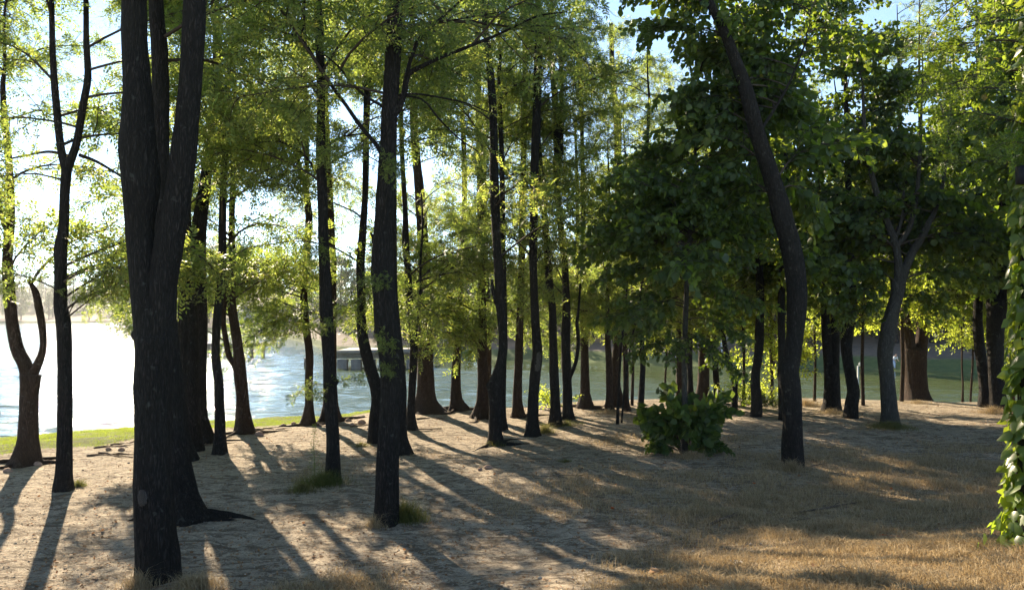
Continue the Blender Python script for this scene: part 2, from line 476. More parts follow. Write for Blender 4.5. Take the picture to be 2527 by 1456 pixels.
# ------------------------------------------------------------------ water
def water_material():
    N = Nodes('lake_water')
    v = N.coord((0.45, 1.9, 1), 'Object')
    a = N.noise(v, 0.55, 3, 0.5, 0.4)
    b = N.noise(v, 2.6, 4, 0.55, 0.5)
    c = N.noise(v, 8.0, 3, 0.5, 0.3)
    h = N.math('ADD', N.math('ADD', N.math('MULTIPLY', a, 1.3), N.math('MULTIPLY', b, 0.55)), N.math('MULTIPLY', c, 0.13))
    calm = N.noise(N.coord((0.5, 1.2, 1)), 0.09, 3, 0.5)
    st = N.ramp(calm, [(0.35, (0.5, 0.5, 0.5)), (0.6, (1, 1, 1))])
    geo = N.n('ShaderNodeNewGeometry'); sp = N.n('ShaderNodeSeparateXYZ'); N.l(geo.outputs['Position'], sp.inputs[0])
    lee = N.ramp(N.math('ADD', N.math('MULTIPLY', N.math('ADD', sp.outputs[1], N.math('MULTIPLY', sp.outputs[0], 0.35)), 0.01), N.math('MULTIPLY', calm, 0.06)), [(0.40, (1, 1, 1)), (0.52, (0.16, 0.16, 0.16))])
    west = N.ramp(N.math('MULTIPLY', N.math('ADD', sp.outputs[0], 40.0), 0.02), [(0.35, (1, 1, 1)), (0.75, (0, 0, 0))])
    st = N.math('MULTIPLY', st, N.math('MAXIMUM', lee, west))
    bp = N.n('ShaderNodeBump'); bp.inputs['Distance'].default_value = 0.2
    N.l(h, bp.inputs['Height']); N.l(N.math('MULTIPLY', st, 0.9), bp.inputs['Strength'])
    return N.principled((0.075, 0.10, 0.04), 0.06, bp.outputs[0], 0.5, IOR=1.33)
M['water'] = water_material()

def build_water():
    Y = axis(20.5, 64, 0.10, -60, 1200, 1.12); X = axis(-42, 36, 0.34, -900, 900, 1.15)
    gx, gy = np.meshgrid(X, Y)
    calm = vnoise(gx, gy, 0.06, 81)
    lee = 1 - 0.86 * smooth(44, 53, gy + 0.35 * gx + 5 * (calm - .5)) * smooth(-16, -2, gx)
    fade = smooth(4, 20, gy) * (1 - 0.55 * smooth(60, 110, gy)) * (1 - smooth(30, 36, np.abs(gx + 3)) * (gy < 72)) * (gy < 200)
    w = (0.05 * (vnoise(gx + 0.3 * gy, gy, 0.5, 82) - .5) + 0.07 * (vnoise(gx * .35 + .12 * gy, gy, 1.6, 83) - .5)
         + 0.06 * (vnoise(gx * .4 - .15 * gy, gy, 3.0, 84) - .5) + 0.022 * (vnoise(gx * .5, gy, 5.0, 86) - .5))
    w = w * (0.55 + 0.9 * vnoise(gx, gy * 1.6, 0.16, 85))
    gz = WATER + w * lee * fade
    V = np.stack([gx, gy, gz], -1).reshape(-1, 3); nx, ny = len(X), len(Y)
    i = np.arange(ny - 1)[:, None]; j = np.arange(nx - 1)[None, :]
    F = np.stack([i * nx + j, i * nx + j + 1, (i + 1) * nx + j + 1, (i + 1) * nx + j], -1).reshape(-1, 4)
    o = link('water', mesh_from('water', V, F, M['water'], True)); o['kind'] = 'structure'
    bed = mesh_from('lake_bed', [[-900, -60, -4.5], [900, -60, -4.5], [900, 1200, -4.5], [-900, 1200, -4.5]], [[0, 1, 2, 3]], M['soil'])
    b = link('lake_bed', bed); b['kind'] = 'structure'

# ------------------------------------------------------------------ far shore and hills (polar sheet around the lake)
FSX = [-2200, -1200, 0, 400, 480, 640, 760, 860, 1100, 1300, 1500, 1700, 2000, 2300, 2600, 3200, 4200]
FSD = [180, 260, 330, 320, 170, 157, 100, 64, 63, 59, 56, 52, 51, 46.6, 45, 42, 38]
def shore_dist(px): return np.interp(px, FSX, FSD)      # px in 2600-wide pixels -> distance (Y) of the far waterline
def hill_top(px): return np.interp(px, [-2200, 0, 400, 700, 900, 1200, 1500, 1800, 2300, 2600, 4200], [26, 24, 20, 9, 5, 4.5, 6, 13, 20, 20, 18])
def far_z(px, e):
    """height e metres beyond the waterline, in the direction of photo column px"""
    D = shore_dist(px)
    flat = np.interp(D, [45, 160, 330], [9.0, 16.0, 25.0])
    z = -1.2 + 0.7 * smooth(-1.5, 0, e) + 0.75 * smooth(0, 2.6, e) + 0.35 * smooth(2.6, flat, e)
    run = np.interp(D, [45, 160, 330], [60, 110, 260])
    z = z + hill_top(px) * smooth(flat, flat + run, e) * (0.8 + 0.4 * vnoise(px / 300.0, e / 60.0, 1.0, 33))
    return z
def far_point(px, e):
    D = float(shore_dist(px)) + e
    return Vector(((px - 1300) / 1890.0 * D, D, float(far_z(px, e))))

def far_material():
    N = Nodes('far_bank')
    v = N.coord((1, 1, 1))
    n1 = N.noise(v, 0.35, 6, 0.65, 0.4); n2 = N.noise(v, 2.5, 5, 0.7)
    geo = N.n('ShaderNodeNewGeometry'); sp = N.n('ShaderNodeSeparateXYZ'); N.l(geo.outputs['Position'], sp.inputs[0])
    z = N.math('ADD', sp.outputs[2], N.math('MULTIPLY', N.math('SUBTRACT', n1, 0.5), 0.35))
    grass = N.ramp(n2, [(0.3, (0.05, 0.08, 0.03)), (0.7, (0.10, 0.13, 0.045))])
    earth = N.ramp(n2, [(0.3, (0.075, 0.062, 0.05)), (0.7, (0.16, 0.13, 0.105))])
    wood = N.ramp(n1, [(0.3, (0.04, 0.05, 0.025)), (0.7, (0.10, 0.09, 0.05))])
    f1 = N.ramp(z, [(0.12, (0, 0, 0)), (0.28, (1, 1, 1))])
    f2 = N.ramp(N.math('MULTIPLY', z, 0.25), [(0.3, (0, 0, 0)), (0.7, (1, 1, 1))])
    col = N.mixc(f2, N.mixc(f1, grass, earth), wood)
    return N.principled(col, 0.95, N.bump(n2, 0.6, 0.1), 0.1)
M['far'] = far_material()

def build_far():
    PX = np.concatenate([np.linspace(-2200, 350, 52), np.linspace(370, 2700, 230), np.linspace(2760, 4200, 25)])
    E = np.concatenate([[-3, -1.5, -0.7, -0.2], np.linspace(0, 3, 9), np.linspace(3.6, 25, 26), np.linspace(30, 420, 42)])
    p, e = np.meshgrid(PX, E)
    D = shore_dist(p) + e
    X = (p - 1300) / 1890.0 * D
    Z = far_z(p, e) + 0.25 * (vnoise(X, D, 0.5, 41) - 0.5) * smooth(0.5, 4, e)
    V = np.stack([X, D, Z], -1).reshape(-1, 3)
    nx, ny = len(PX), len(E)
    i = np.arange(ny - 1)[:, None]; j = np.arange(nx - 1)[None, :]
    F = np.stack([i * nx + j, i * nx + j + 1, (i + 1) * nx + j + 1, (i + 1) * nx + j], -1).reshape(-1, 4)
    o = link('hills', mesh_from('hills', V, F, M['far'], True)); o['kind'] = 'structure'

# ------------------------------------------------------------------ grass blades
def blades(pos, hgt, wid, lean, seed=0, seg3=True):
    rng = np.random.default_rng(seed)
    n = len(pos)
    a = rng.uniform(0, 2 * PI, n); b = rng.uniform(0, 2 * PI, n)
    h = hgt * rng.uniform(0.5, 1.25, n); w = wid * rng.uniform(0.6, 1.3, n)
    ln = lean * rng.uniform(0.1, 1.3, n) * h
    s = np.stack([np.cos(a), np.sin(a), 0 * a], -1) * w[:, None] / 2
    d = np.stack([np.cos(b), np.sin(b), 0 * b], -1) * ln[:, None]
    up = np.zeros((n, 3)); up[:, 2] = h
    p0 = pos - s; p1 = pos + s
    m = pos + 0.55 * up + 0.3 * d
    p2 = m - s * 0.75; p3 = m + s * 0.75
    tip = pos + up * (1 - 0.25 * np.clip(lean, 0, 1)) + d
    V = np.stack([p0, p1, p3, p2, tip], 1).reshape(-1, 3)
    k = np.arange(n) * 5
    Q = np.stack([k, k + 1, k + 2, k + 3], -1); T = np.stack([k + 3, k + 2, k + 4], -1)
    return V, [Q, T]

def scatter_grass(name, label, mat, n, box, dens, hgt, wid, lean, seed, lod=True):
    rng = np.random.default_rng(seed)
    x = rng.uniform(box[0], box[1], n); y = rng.uniform(box[2], box[3], n)
    # nearer is denser
    keep = rng.random(n) < dens(x, y)
    x, y = x[keep], y[keep]
    pos = np.stack([x, y, ground_z(x, y) - 0.005], -1)
    hv = hgt * (0.25 + 1.9 * (vnoise(x, y, 1.7, 51) * vnoise(x, y, 4.5, 52)) ** 0.8)
    V, F = blades(pos, hv, wid, lean, seed)
    o = link(name, mesh_from(name, V, F, mat)); 
    tag(o, label, None, None, 'stuff')
    return o

def build_grass():
    def d_dry(x, y):
        return grass_amount(x, y) * np.clip(11.0 / y, 0, 1.6) ** 2 * 1.0 * (0.1 + 1.3 * vnoise(x, y, 1.2, 61) * vnoise(x, y, 3.1, 64))* (np.abs(x) < 0.78 * y + 1)
    scatter_grass('dry_grass', 'short dry straw coloured grass on the slope at right', M['dry_grass'], 1500000, (-4, 17, 5.2, 18.5), d_dry, 0.115, 0.0065, 1.2, 3)
    def d_dirt(x, y):
        return 0.02 * (vnoise(x, y, 0.9, 62) > 0.45) * (1 - green_amount(x, y))* (np.abs(x) < 0.78 * y + 1)
    scatter_grass('sparse_grass', 'thin scattered dry grass on the bare soil', M['dry_grass'], 700000, (-14, 16, 7, 26), d_dirt, 0.04, 0.006, 1.4, 4)
    def d_gr(x, y):
        ys = np.interp(x, SHX, SHY)
        return green_amount(x, y) * (y < ys - 0.1) * 0.9 * (0.4 + vnoise(x, y, 1.5, 63))
    scatter_grass('green_grass', 'fresh green grass strip sloping down to the lake', M['green_grass'], 420000, (-20, -3.5, 12, 27), d_gr, 0.055, 0.006, 0.8, 5)

def litter():
    """small dead leaves, bark flakes and twigs on the soil"""
    rng = np.random.default_rng(9)
    n = 60000
    y = 6.5 + 19 * rng.random(n) ** 1.3
    x = rng.uniform(-1, 1, n) * (0.76 * y + 0.5)
    keep = (green_amount(x, y) < 0.3) & (vnoise(x, y, 0.8, 71) + 0.35 * rng.random(n) > 0.5)
    x, y = x[keep], y[keep]; n = len(x)
    pos = np.stack([x, y, ground_z(x, y) + 0.006 + 0.012 * rng.random(n)], -1)
    a = rng.uniform(0, 2 * PI, n); L = rng.uniform(0.006, 0.016, n) * (1 + 1.6 * rng.random(n) ** 4); W = L * rng.uniform(0.15, 0.8, n)
    u = np.stack([np.cos(a), np.sin(a), rng.uniform(-0.4, 0.5, n)], -1); w = np.stack([-np.sin(a), np.cos(a), rng.uniform(-0.4, 0.4, n)], -1)
    V = np.stack([pos - u * L[:, None], pos + w * W[:, None], pos + u * L[:, None], pos - w * W[:, None]], 1).reshape(-1, 3)
    k = np.arange(n) * 4
    F = np.stack([k, k + 1, k + 2, k + 3], -1)
    o = link('leaf_litter', mesh_from('leaf_litter', V, F, M['dead_leaf']))
    tag(o, 'crumbs of dead leaf and bark strewn on the soil', None, None, 'stuff')
    n = 7500
    y = 6.0 + 19 * rng.random(n) ** 1.2; x = rng.uniform(-1, 1, n) * (0.76 * y + 0.5)
    keep = (green_amount(x, y) < 0.3) & (vnoise(x, y, 0.55, 75) + 0.25 * rng.random(n) > 0.52); x, y = x[keep], y[keep]
    V, T = [], []
    for k in range(len(x)):
        L = rng.uniform(.02, .055)
        heart(np.array([x[k], y[k], float(ground_z(x[k], y[k])) + rng.uniform(.008, .035)]), unit(rng.normal(0, 1, 3) * np.array([1, 1, .3])), unit(np.array([0, 0, 1]) + rng.normal(0, .45, 3)), L, L * rng.uniform(.5, .9), V, T)
    tag(link('dead_leaves', mesh_from('dead_leaves', np.array(V), np.array(T), M['dead_leaf'])), 'brown curled leaves drifted over the soil and grass', None, None, 'stuff')
    # gravel
    n = 5000
    y = 6.5 + 18 * rng.random(n) ** 1.4; x = rng.uniform(-1, 1, n) * (0.76 * y)
    keep = (green_amount(x, y) < 0.3); x, y = x[keep], y[keep]; n = len(x)
    r = rng.uniform(0.004, 0.016, n) * (1 + (rng.random(n) > 0.98) * 1.3)
    pos = np.stack([x, y, ground_z(x, y) + r * 0.3], -1)
    oct_ = np.array([[1, 0, 0], [0, 1, 0], [-1, 0, 0], [0, -1, 0], [0, 0, .7], [0, 0, -.7]], float)
    j = rng.uniform(0.6, 1.3, (n, 6, 1)) * oct_[None]
    V = (pos[:, None, :] + j * r[:, None, None]).reshape(-1, 3)
    k = (np.arange(n) * 6)[:, None, None]
    T = (np.array([[0, 1, 4], [1, 2, 4], [2, 3, 4], [3, 0, 4], [1, 0, 5], [2, 1, 5], [3, 2, 5], [0, 3, 5]])[None] + k).reshape(-1, 3)
    N = Nodes('pebble'); g = N.n('ShaderNodeNewGeometry')
    N.principled(N.ramp(g.outputs['Random Per Island'], [(0, (0.12, 0.10, 0.085)), (0.6, (0.28, 0.24, 0.19)), (1, (0.5, 0.46, 0.4))]), 0.9)
    o = link('gravel', mesh_from('gravel', V, T, N.m)); tag(o, 'small stones scattered over the bare soil', None, None, 'stuff')
# ------------------------------------------------------------------ boughs: a woody branch and its leaves, shared between trees
def leaflet(base, d, nrm, L, W, V, Q):
    """folded rhombus leaflet"""
    s = np.cross(d, nrm); s /= np.linalg.norm(s) + 1e-9
    n = len(V)
    V.extend([base, base + d * L * 0.45 + s * W / 2 - nrm * W * 0.12, base + d * L, base + d * L * 0.45 - s * W / 2 - nrm * W * 0.12])
    Q.append([n, n + 1, n + 2, n + 3])

def heart(base, d, nrm, L, W, V, T):
    s = np.cross(d, nrm); s /= np.linalg.norm(s) + 1e-9
    n = len(V)
    dn = nrm * -W
    V.extend([base, base + d * L * .02 + s * W * .32 + dn * .05, base + d * L * .38 + s * W * .5 + dn * .16, base + d * L * 0.72 + s * W * .26 + dn * .16,
              base + d * L + dn * .12, base + d * L * .72 - s * W * .26 + dn * .16, base + d * L * .38 - s * W * .5 + dn * .16, base + d * L * .02 - s * W * .32 + dn * .05,
              base + d * L * .5])
    for a, b in ((0, 1), (1, 2), (2, 3), (3, 4), (4, 5), (5, 6), (6, 7), (7, 0)):
        T.append([n + 8, n + a, n + b])

def unit(v): return v / (np.linalg.norm(v) + 1e-9)

def make_bough(kind, seed, length=2.2, nsub=11, droop=0.35):
    rng = np.random.default_rng(seed)
    wood = MB(); V, Q, T = [], [], []
    def curve(p, d, L, n, dr, wig):
        P = [p]; 
        for i in range(n):
            d = unit(d + np.array([rng.normal(0, wig), rng.normal(0, wig), rng.normal(0, wig) * .6 - dr / n]))
            p = p + d * L / n; P.append(p)
        return np.array(P)
    main = curve(np.zeros(3), unit(np.array([1, 0, .35])), length, 8, droop * 1.6, .10)
    wood.tube(main, np.linspace(.021, .004, len(main)) * length / 2.2, 5)
    twigs = [(main[4:], True)]
    for k in range(nsub):
        t = 0.22 + 0.74 * (k + rng.random() * .6) / nsub
        i = min(int(t * 8), 7); p = main[i] + (main[i + 1] - main[i]) * (t * 8 - i)
        dmain = unit(main[i + 1] - main[i])
        side = 1 if k % 2 else -1
        sd = unit(unit(np.cross(dmain, np.array([0, 0, 1.0]))) * side + np.array([0, 0, rng.normal(0, .75)]))
        d = unit(dmain * rng.uniform(.4, .9) + sd * rng.uniform(.5, 1.0) + np.array([0, 0, rng.uniform(-.3, .55)]))
        L = length * rng.uniform(.26, .46) * (1.15 - .5 * t)
        tw = curve(p, d, L, 5, droop * rng.uniform(.6, 1.8), .14)
        wood.tube(tw, np.linspace(.008, .0025, len(tw)) * length / 2.2, 3, cap=False)
        twigs.append((tw, False))
        if kind == 'fine' and rng.random() < .7:
            d2 = unit(d + rng.normal(0, .7, 3))
            tw2 = curve(tw[2], d2, L * .6, 4, droop, .15)
            wood.tube(tw2, np.linspace(.005, .002, len(tw2)), 3, cap=False)
            twigs.append((tw2, False))
    for tw, ismain in twigs:
        seglen = np.linalg.norm(np.diff(tw, axis=0), axis=1).sum()
        if kind == 'fine':
            n = max(5, int(seglen / 0.10))
        elif kind == 'young':
            n = max(3, int(seglen / 0.06))
        else:
            n = max(4, int(seglen / (0.042 if kind == 'broad' else 0.075)))
        for q in range(n):
            t = (q + rng.random()) / n * (len(tw) - 1)
            if ismain and rng.random() < .15: continue
            i = min(int(t), len(tw) - 2); p = tw[i] + (tw[i + 1] - tw[i]) * (t - i)
            dt = unit(tw[i + 1] - tw[i])
            sd = unit(np.cross(dt, rng.normal(0, 1, 3)))
            d = unit(dt * rng.uniform(.2, .9) + sd * .9 + np.array([0, 0, rng.uniform(-.45, .35)]))
            if kind == 'fine' or kind == 'ash':
                Lr = rng.uniform(.15, .26); m = int(rng.integers(4, 6))
                up = unit(np.array([0, 0, 1.0]) + rng.normal(0, .45, 3))
                s = unit(np.cross(d, up)); nr = unit(np.cross(s, d))
                for j in range(m):
                    u = (j + .7) / (m + .3)
                    bp = p + d * Lr * u + np.array([0, 0, -.25]) * Lr * u * u
                    for sg in (-1, 1):
                        ld = unit(d * .55 + s * sg * .9 + rng.normal(0, .16, 3) + np.array([0, 0, -.15]))
                        leaflet(bp, ld, unit(nr + rng.normal(0, .25, 3)), rng.uniform(.055, .09), rng.uniform(.022, .034), V, Q)
                leaflet(p + d * Lr + np.array([0, 0, -.25]) * Lr, unit(d + np.array([0, 0, -.3])), nr, .06, .022, V, Q)
            elif kind == 'young':
                ld = unit(d + np.array([0, 0, -.3]))
                leaflet(p, ld, unit(np.array([0, 0, 1.0]) + rng.normal(0, .5, 3)), rng.uniform(.07, .11), rng.uniform(.04, .06), V, Q)
            else:
                ld = unit(d * .8 + np.array([0, 0, -rng.uniform(.1, .9)]))
                L = rng.uniform(.075, .15) if kind == 'broad' else rng.uniform(.22, .36)
                heart(p + ld * .04, ld, unit(np.array([0, 0, 1.0]) + rng.normal(0, .55, 3)), L, L * rng.uniform(.8, .98), V, T)
    wm = wood.mesh('branch', M['twig'])
    mats = {'sucker': M['sucker_leaf'], 'ash': M['broad_leaf'], 'fine': M['fine_leaf'], 'broad': M['broad_leaf'], 'young': M['young_leaf']}
    fm = mesh_from('foliage', np.array(V), [np.array(Q)] if Q else [np.array(T)], mats[kind])
    cen = np.array(V).mean(0)
    return wm, fm, cen, len(Q) * 2 + len(T)

BO = {'fine': [make_bough('fine', 100 + i, 2.2, 16, [.25, .45, .6][i % 3]) for i in range(7)],
      'broad': [make_bough('broad', 200 + i, 1.9, 19, .5) for i in range(6)],
      'ash': [make_bough('ash', 400 + i, 1.8, 9, .5) for i in range(3)],
      'sucker': [make_bough('sucker', 500 + i, 1.9, 10, .4) for i in range(4)],
      'young': [make_bough('young', 300 + i, 1.2, 14, .3) for i in range(3)]}
NB = [0]
def inst_bough(tree, B, p, az, pitch, sc, kind, rng, roll=0.0):
    wm, fm, cen, _ = BO[kind][int(rng.integers(len(BO[kind])))]
    m = Matrix.Rotation(az, 3, 'Z') @ Matrix.Rotation(-pitch, 3, 'Y') @ Matrix.Rotation(roll, 3, 'X')
    q = m.to_quaternion()
    b = link('branch', wm, tree, Vector(p) - Vector(B), tuple(q), sc)
    link('foliage', fm, b)
    NB[0] += 1
    return b

# where the photograph shows open sky, or nothing hanging
GAPS = [(75, 205, 65, 75, .95), (95, 480, 60, 80, .9), (690, 520, 115, 75, .8), (1475, 330, 60, 120, .7), (1480, 470, 50, 60, .6),
        (560, 600, 60, 40, .5), (20, 620, 40, 90, .6)]
HEM = [(-400, 740), (60, 745), (120, 735), (180, 720), (230, 790), (330, 815), (450, 830), (560, 800), (620, 850), (760, 860), (860, 850), (960, 840), (1100, 845), (1300, 850),
       (1500, 845), (1900, 850), (2100, 800), (2300, 800), (2330, 820), (2480, 860), (2600, 900)]
# breaks in the canopy: the places on the ground where the photograph shows sun coming through
LIT = [(2150, 1400, 1.1), (1900, 1430, .95), (1650, 1360, .35), (1500, 1250, .35), (1080, 1215, .55), (930, 1365, .22), (760, 1130, .6), (150, 1330, .7), (680, 1350, .25), (2250, 1190, .6),
       (1260, 1110, .7), (1500, 1085, .8), (2050, 1190, .4), (1800, 1150, .35), (1300, 1190, .45), (2300, 1010, 1.2), (1990, 1010, 1.2), (560, 1250, .25), (1150, 1290, .4), (1000, 1160, .4), (2420, 1250, .5), (1700, 1280, .4), (1400, 1330, .3), (2350, 1330, .5), (1600, 1180, .3), (1450, 1160, .3), (2100, 1110, .4), (850, 1300, .3), (500, 1150, .3), (300, 1250, .4)]
LITP = []
def sun_gap(c):
    if not LITP:
        for x, y, r in LIT: LITP.append((on_ground(x, y), r))
    for P, r in LITP:
        v = Vector(c) - P; t = v.dot(sdir)
        if t > 0 and (v - sdir * t).length < r + .5: return .8 if r < .9 else .97
    return 0
def allowed(c, rng):
    if rng.random() < sun_gap(c): return False
    px, py = project(Vector(c))
    hem = np.interp(px, [h[0] for h in HEM], [h[1] for h in HEM])
    if py > hem - 30 * (10.0 / max(c[1], 6)): return False
    for gx, gy, rx, ry, pr in GAPS:
        if ((px - gx) / rx) ** 2 + ((py - gy) / ry) ** 2 < 1 and rng.random() < pr: return False
    return True

# ------------------------------------------------------------------ trees fitted to the photograph's trunks
def px_path(pts, D, dy=0.0, curve=None):
    P, r = [], []
    for i, (x, y, w) in enumerate(pts):
        d = D + (dy * i if curve is None else curve[i])
        P.append(at(x, y, d)); r.append(w / 2.0 * d / FPX)
    return np.array([tuple(p) for p in P]), np.array(r)

TREES = []
def tree(label, pts, limbs=(), H=14.5, zlow=3.2, nb=22, kind='fine', bark='bark', flare=0.25, fh=0.22, sc=(1.0, 1.35), group='slender dark trunks of the grove', seed=None,
         name='tree', reach=1.0, roots=0, knobs=(), lobes=5, top_r=None, cat='tree', gaps=True, azb=None, scars=(), rootdirs=()):
    seed = len(TREES) * 13 + 5 if seed is None else seed
    rng = np.random.default_rng(seed)
    B = on_ground(pts[0][0], pts[0][1])
    D = B.y
    P, r = px_path(pts, D)
    P = list(P); r = list(r)
    # bury the foot a little
    foot = P[0].copy(); foot[2] = min(B.z, float(ground_z(foot[0], foot[1]))) - 0.12
    P.insert(0, foot); r.insert(0, r[0] * 1.04)
    n_meas = len(P)
    # carry the stem on above what the photograph shows
    top = P[-1]; 
    if H and top[2] < H:
        k = 4
        dirv = unit(P[-1] - P[-2]); dirv = unit(dirv * .35 + np.array([0, 0, 1.0]))
        hh = (H - top[2])
        wob = rng.normal(0, .12, (k, 2))
        for q in range(1, k + 1):
            f = q / k
            P.append(top + dirv * hh * f + np.array([wob[q - 1, 0], wob[q - 1, 1], 0]) * f)
            r.append(max(r[n_meas - 1] * (1 - f * .9), .012))
    t = thing(name, label, cat, B, group)
    Pr, rr = resample(P, r, 0.055 if D < 13 else 0.12)
    seg = 60 if D < 13 else (20 if D < 20 else 16)
    mb = MB(); mb.tube(Pr - np.array(B), rr, seg, noise=.16, seed=seed, flare=flare, fh=fh, lobes=lobes, ridge=.035 if D < 16 else .015)
    for (kx, ky, kr) in knobs:
        c = np.array(at(kx, ky, D)) - np.array(B); q = kr * D / FPX
        kb = MB(); kb.tube([c + np.array([0, 0, -q * 1.1]), c + np.array([0, 0, -q * .5]), c, c + np.array([0, 0, q * .5]), c + np.array([0, 0, q * 1.0])],
                [q * .15, q * .8, q, q * .75, q * .1], 12, noise=.2, seed=seed); kb.build('burl', M[bark], t, True)
    mb.build('trunk', M[bark], t, True)
    axes = [(Pr, rr)]
    for lb in limbs:
        lp = lb['p']; cv = lb.get('d')
        LP, lr = px_path(lp, D, 0, cv if cv else [0.0] * len(lp))
        LP = list(LP); lr = list(lr)
        if lb.get('up'):
            top = LP[-1]; hh = max(lb['up'] - top[2], .5); dirv = unit(unit(LP[-1] - LP[-2]) * .6 + np.array([0, 0, .8]))
            for f in (.33, .66, 1): LP.append(top + dirv * hh * f + rng.normal(0, .1, 3) * f); lr.append(max(lr[len(lp) - 1] * (1 - .9 * f), .01))
        Lr_, lrr = resample(LP, lr, 0.12)
        m2 = MB(); m2.tube(Lr_ - np.array(B), lrr, 14 if lrr.max() > .06 else 8, noise=.14, seed=seed + 1)
        m2.build('limb', M[bark], t, True)
        axes.append((Lr_, lrr))
    for k in range(roots + len(rootdirs)):
        a = rootdirs[k][0] if k < len(rootdirs) else rng.uniform(0, 2 * PI) if k else rng.uniform(-.5, .5)
        L = rng.uniform(.6, 1.7); r0 = rr[3] * rng.uniform(.22, .34)
        if k < len(rootdirs): L, r0 = rootdirs[k][1:]
        p = np.array(B) + np.array([math.cos(a), math.sin(a), 0]) * rr[3] * .8
        RP = []
        for q in range(9):
            f = q / 8
            RP.append([p[0], p[1], float(ground_z(p[0], p[1])) + r0 * (.55 - .9 * f) ]); a += rng.normal(0, .28); p = p + np.array([math.cos(a), math.sin(a), 0]) * L / 8
        m3 = MB(); m3.tube(np.array(RP) - np.array(B), np.linspace(r0, r0 * .25, 9), 7, noise=.3, seed=seed + k)
        m3.build('root', M[bark], t, True)
    # boughs
    if nb:
        nb = int(nb * {'fine': 0.95, 'broad': 1.35, 'young': 2.0}[kind])
        cnt = 0; tries = 0; az = rng.uniform(0, 6.28)
        tot = [max(0.5, a[0][-1][2] - max(zlow, a[0][0][2])) for a in axes]
        while cnt < nb and tries < nb * 5:
            tries += 1
            k = int(rng.choice(len(axes), p=np.array(tot) / sum(tot)))
            A, ra = axes[k]
            zl = max(zlow, A[0][2] + .3); zt = A[-1][2]
            if zt <= zl: continue
            z = zl + (zt - zl) * ((tries * .618) % 1.0) ** (1.55 if zlow < 3.3 else 1.15)
            i = int(np.argmin(np.abs(A[:, 2] - z)))
            az += 2.4 + rng.normal(0, .35)
            f = (z - zlow) / max(zt - zlow, 1)
            s = rng.uniform(*sc) * (1.12 - .45 * f) * reach
            pitch = rng.uniform(-.05, .55)
            a2 = az if azb is None else rng.uniform(*azb)
            cen = BO[kind][0][2]
            c = A[i] + np.array([math.cos(a2) * cen[0] * s, math.sin(a2) * cen[0] * s, math.sin(pitch) * cen[0] * s])
            if gaps and not allowed(c, rng): continue
            inst_bough(t, B, A[i], a2, pitch, float(s), kind, rng, rng.normal(0, .25))
            cnt += 1
    for (sx, sy, ww, hh, mt) in scars:
        i = int(np.argmin(np.abs(Pr[:, 2] - at(sx, sy, D).z))); cx, cy_ = Pr[i][0], Pr[i][1]
        a0 = math.asin(max(-.9, min(.9, (at(sx, sy, D).x - cx) / rr[i]))); wa = ww * D / FPX / rr[i] * .5; hz = hh * D / FPX * .5
        SV, SQ = [], []
        for u in range(9):
            for v in range(9):
                uu, vv = (u - 4) / 4, (v - 4) / 4; m_ = max(abs(uu), abs(vv)) / (math.hypot(uu, vv) + 1e-6) if (uu or vv) else 1
                k_ = m_ * rng.uniform(.85, 1.1) if max(abs(uu), abs(vv)) == 1 else m_
                z_ = Pr[i][2] + vv * k_ * hz; ii = int(np.argmin(np.abs(Pr[:, 2] - z_))); an = a0 + uu * k_ * wa; edge = max(abs(uu), abs(vv))
                rad = rr[ii] * (1.075 - .05 * (edge == 1))
                SV.append([Pr[ii][0] + rad * math.sin(an) - B.x, Pr[ii][1] - rad * math.cos(an) - B.y, z_ - B.z])
        SQ = [[p_ * 9 + q_, (p_ + 1) * 9 + q_, (p_ + 1) * 9 + q_ + 1, p_ * 9 + q_ + 1] for p_ in range(8) for q_ in range(8)]
        link('bark_scar', mesh_from('bark_scar', SV, SQ, M[mt], True), t)
    TREES.append((t, B, axes))
    return t, B, axes
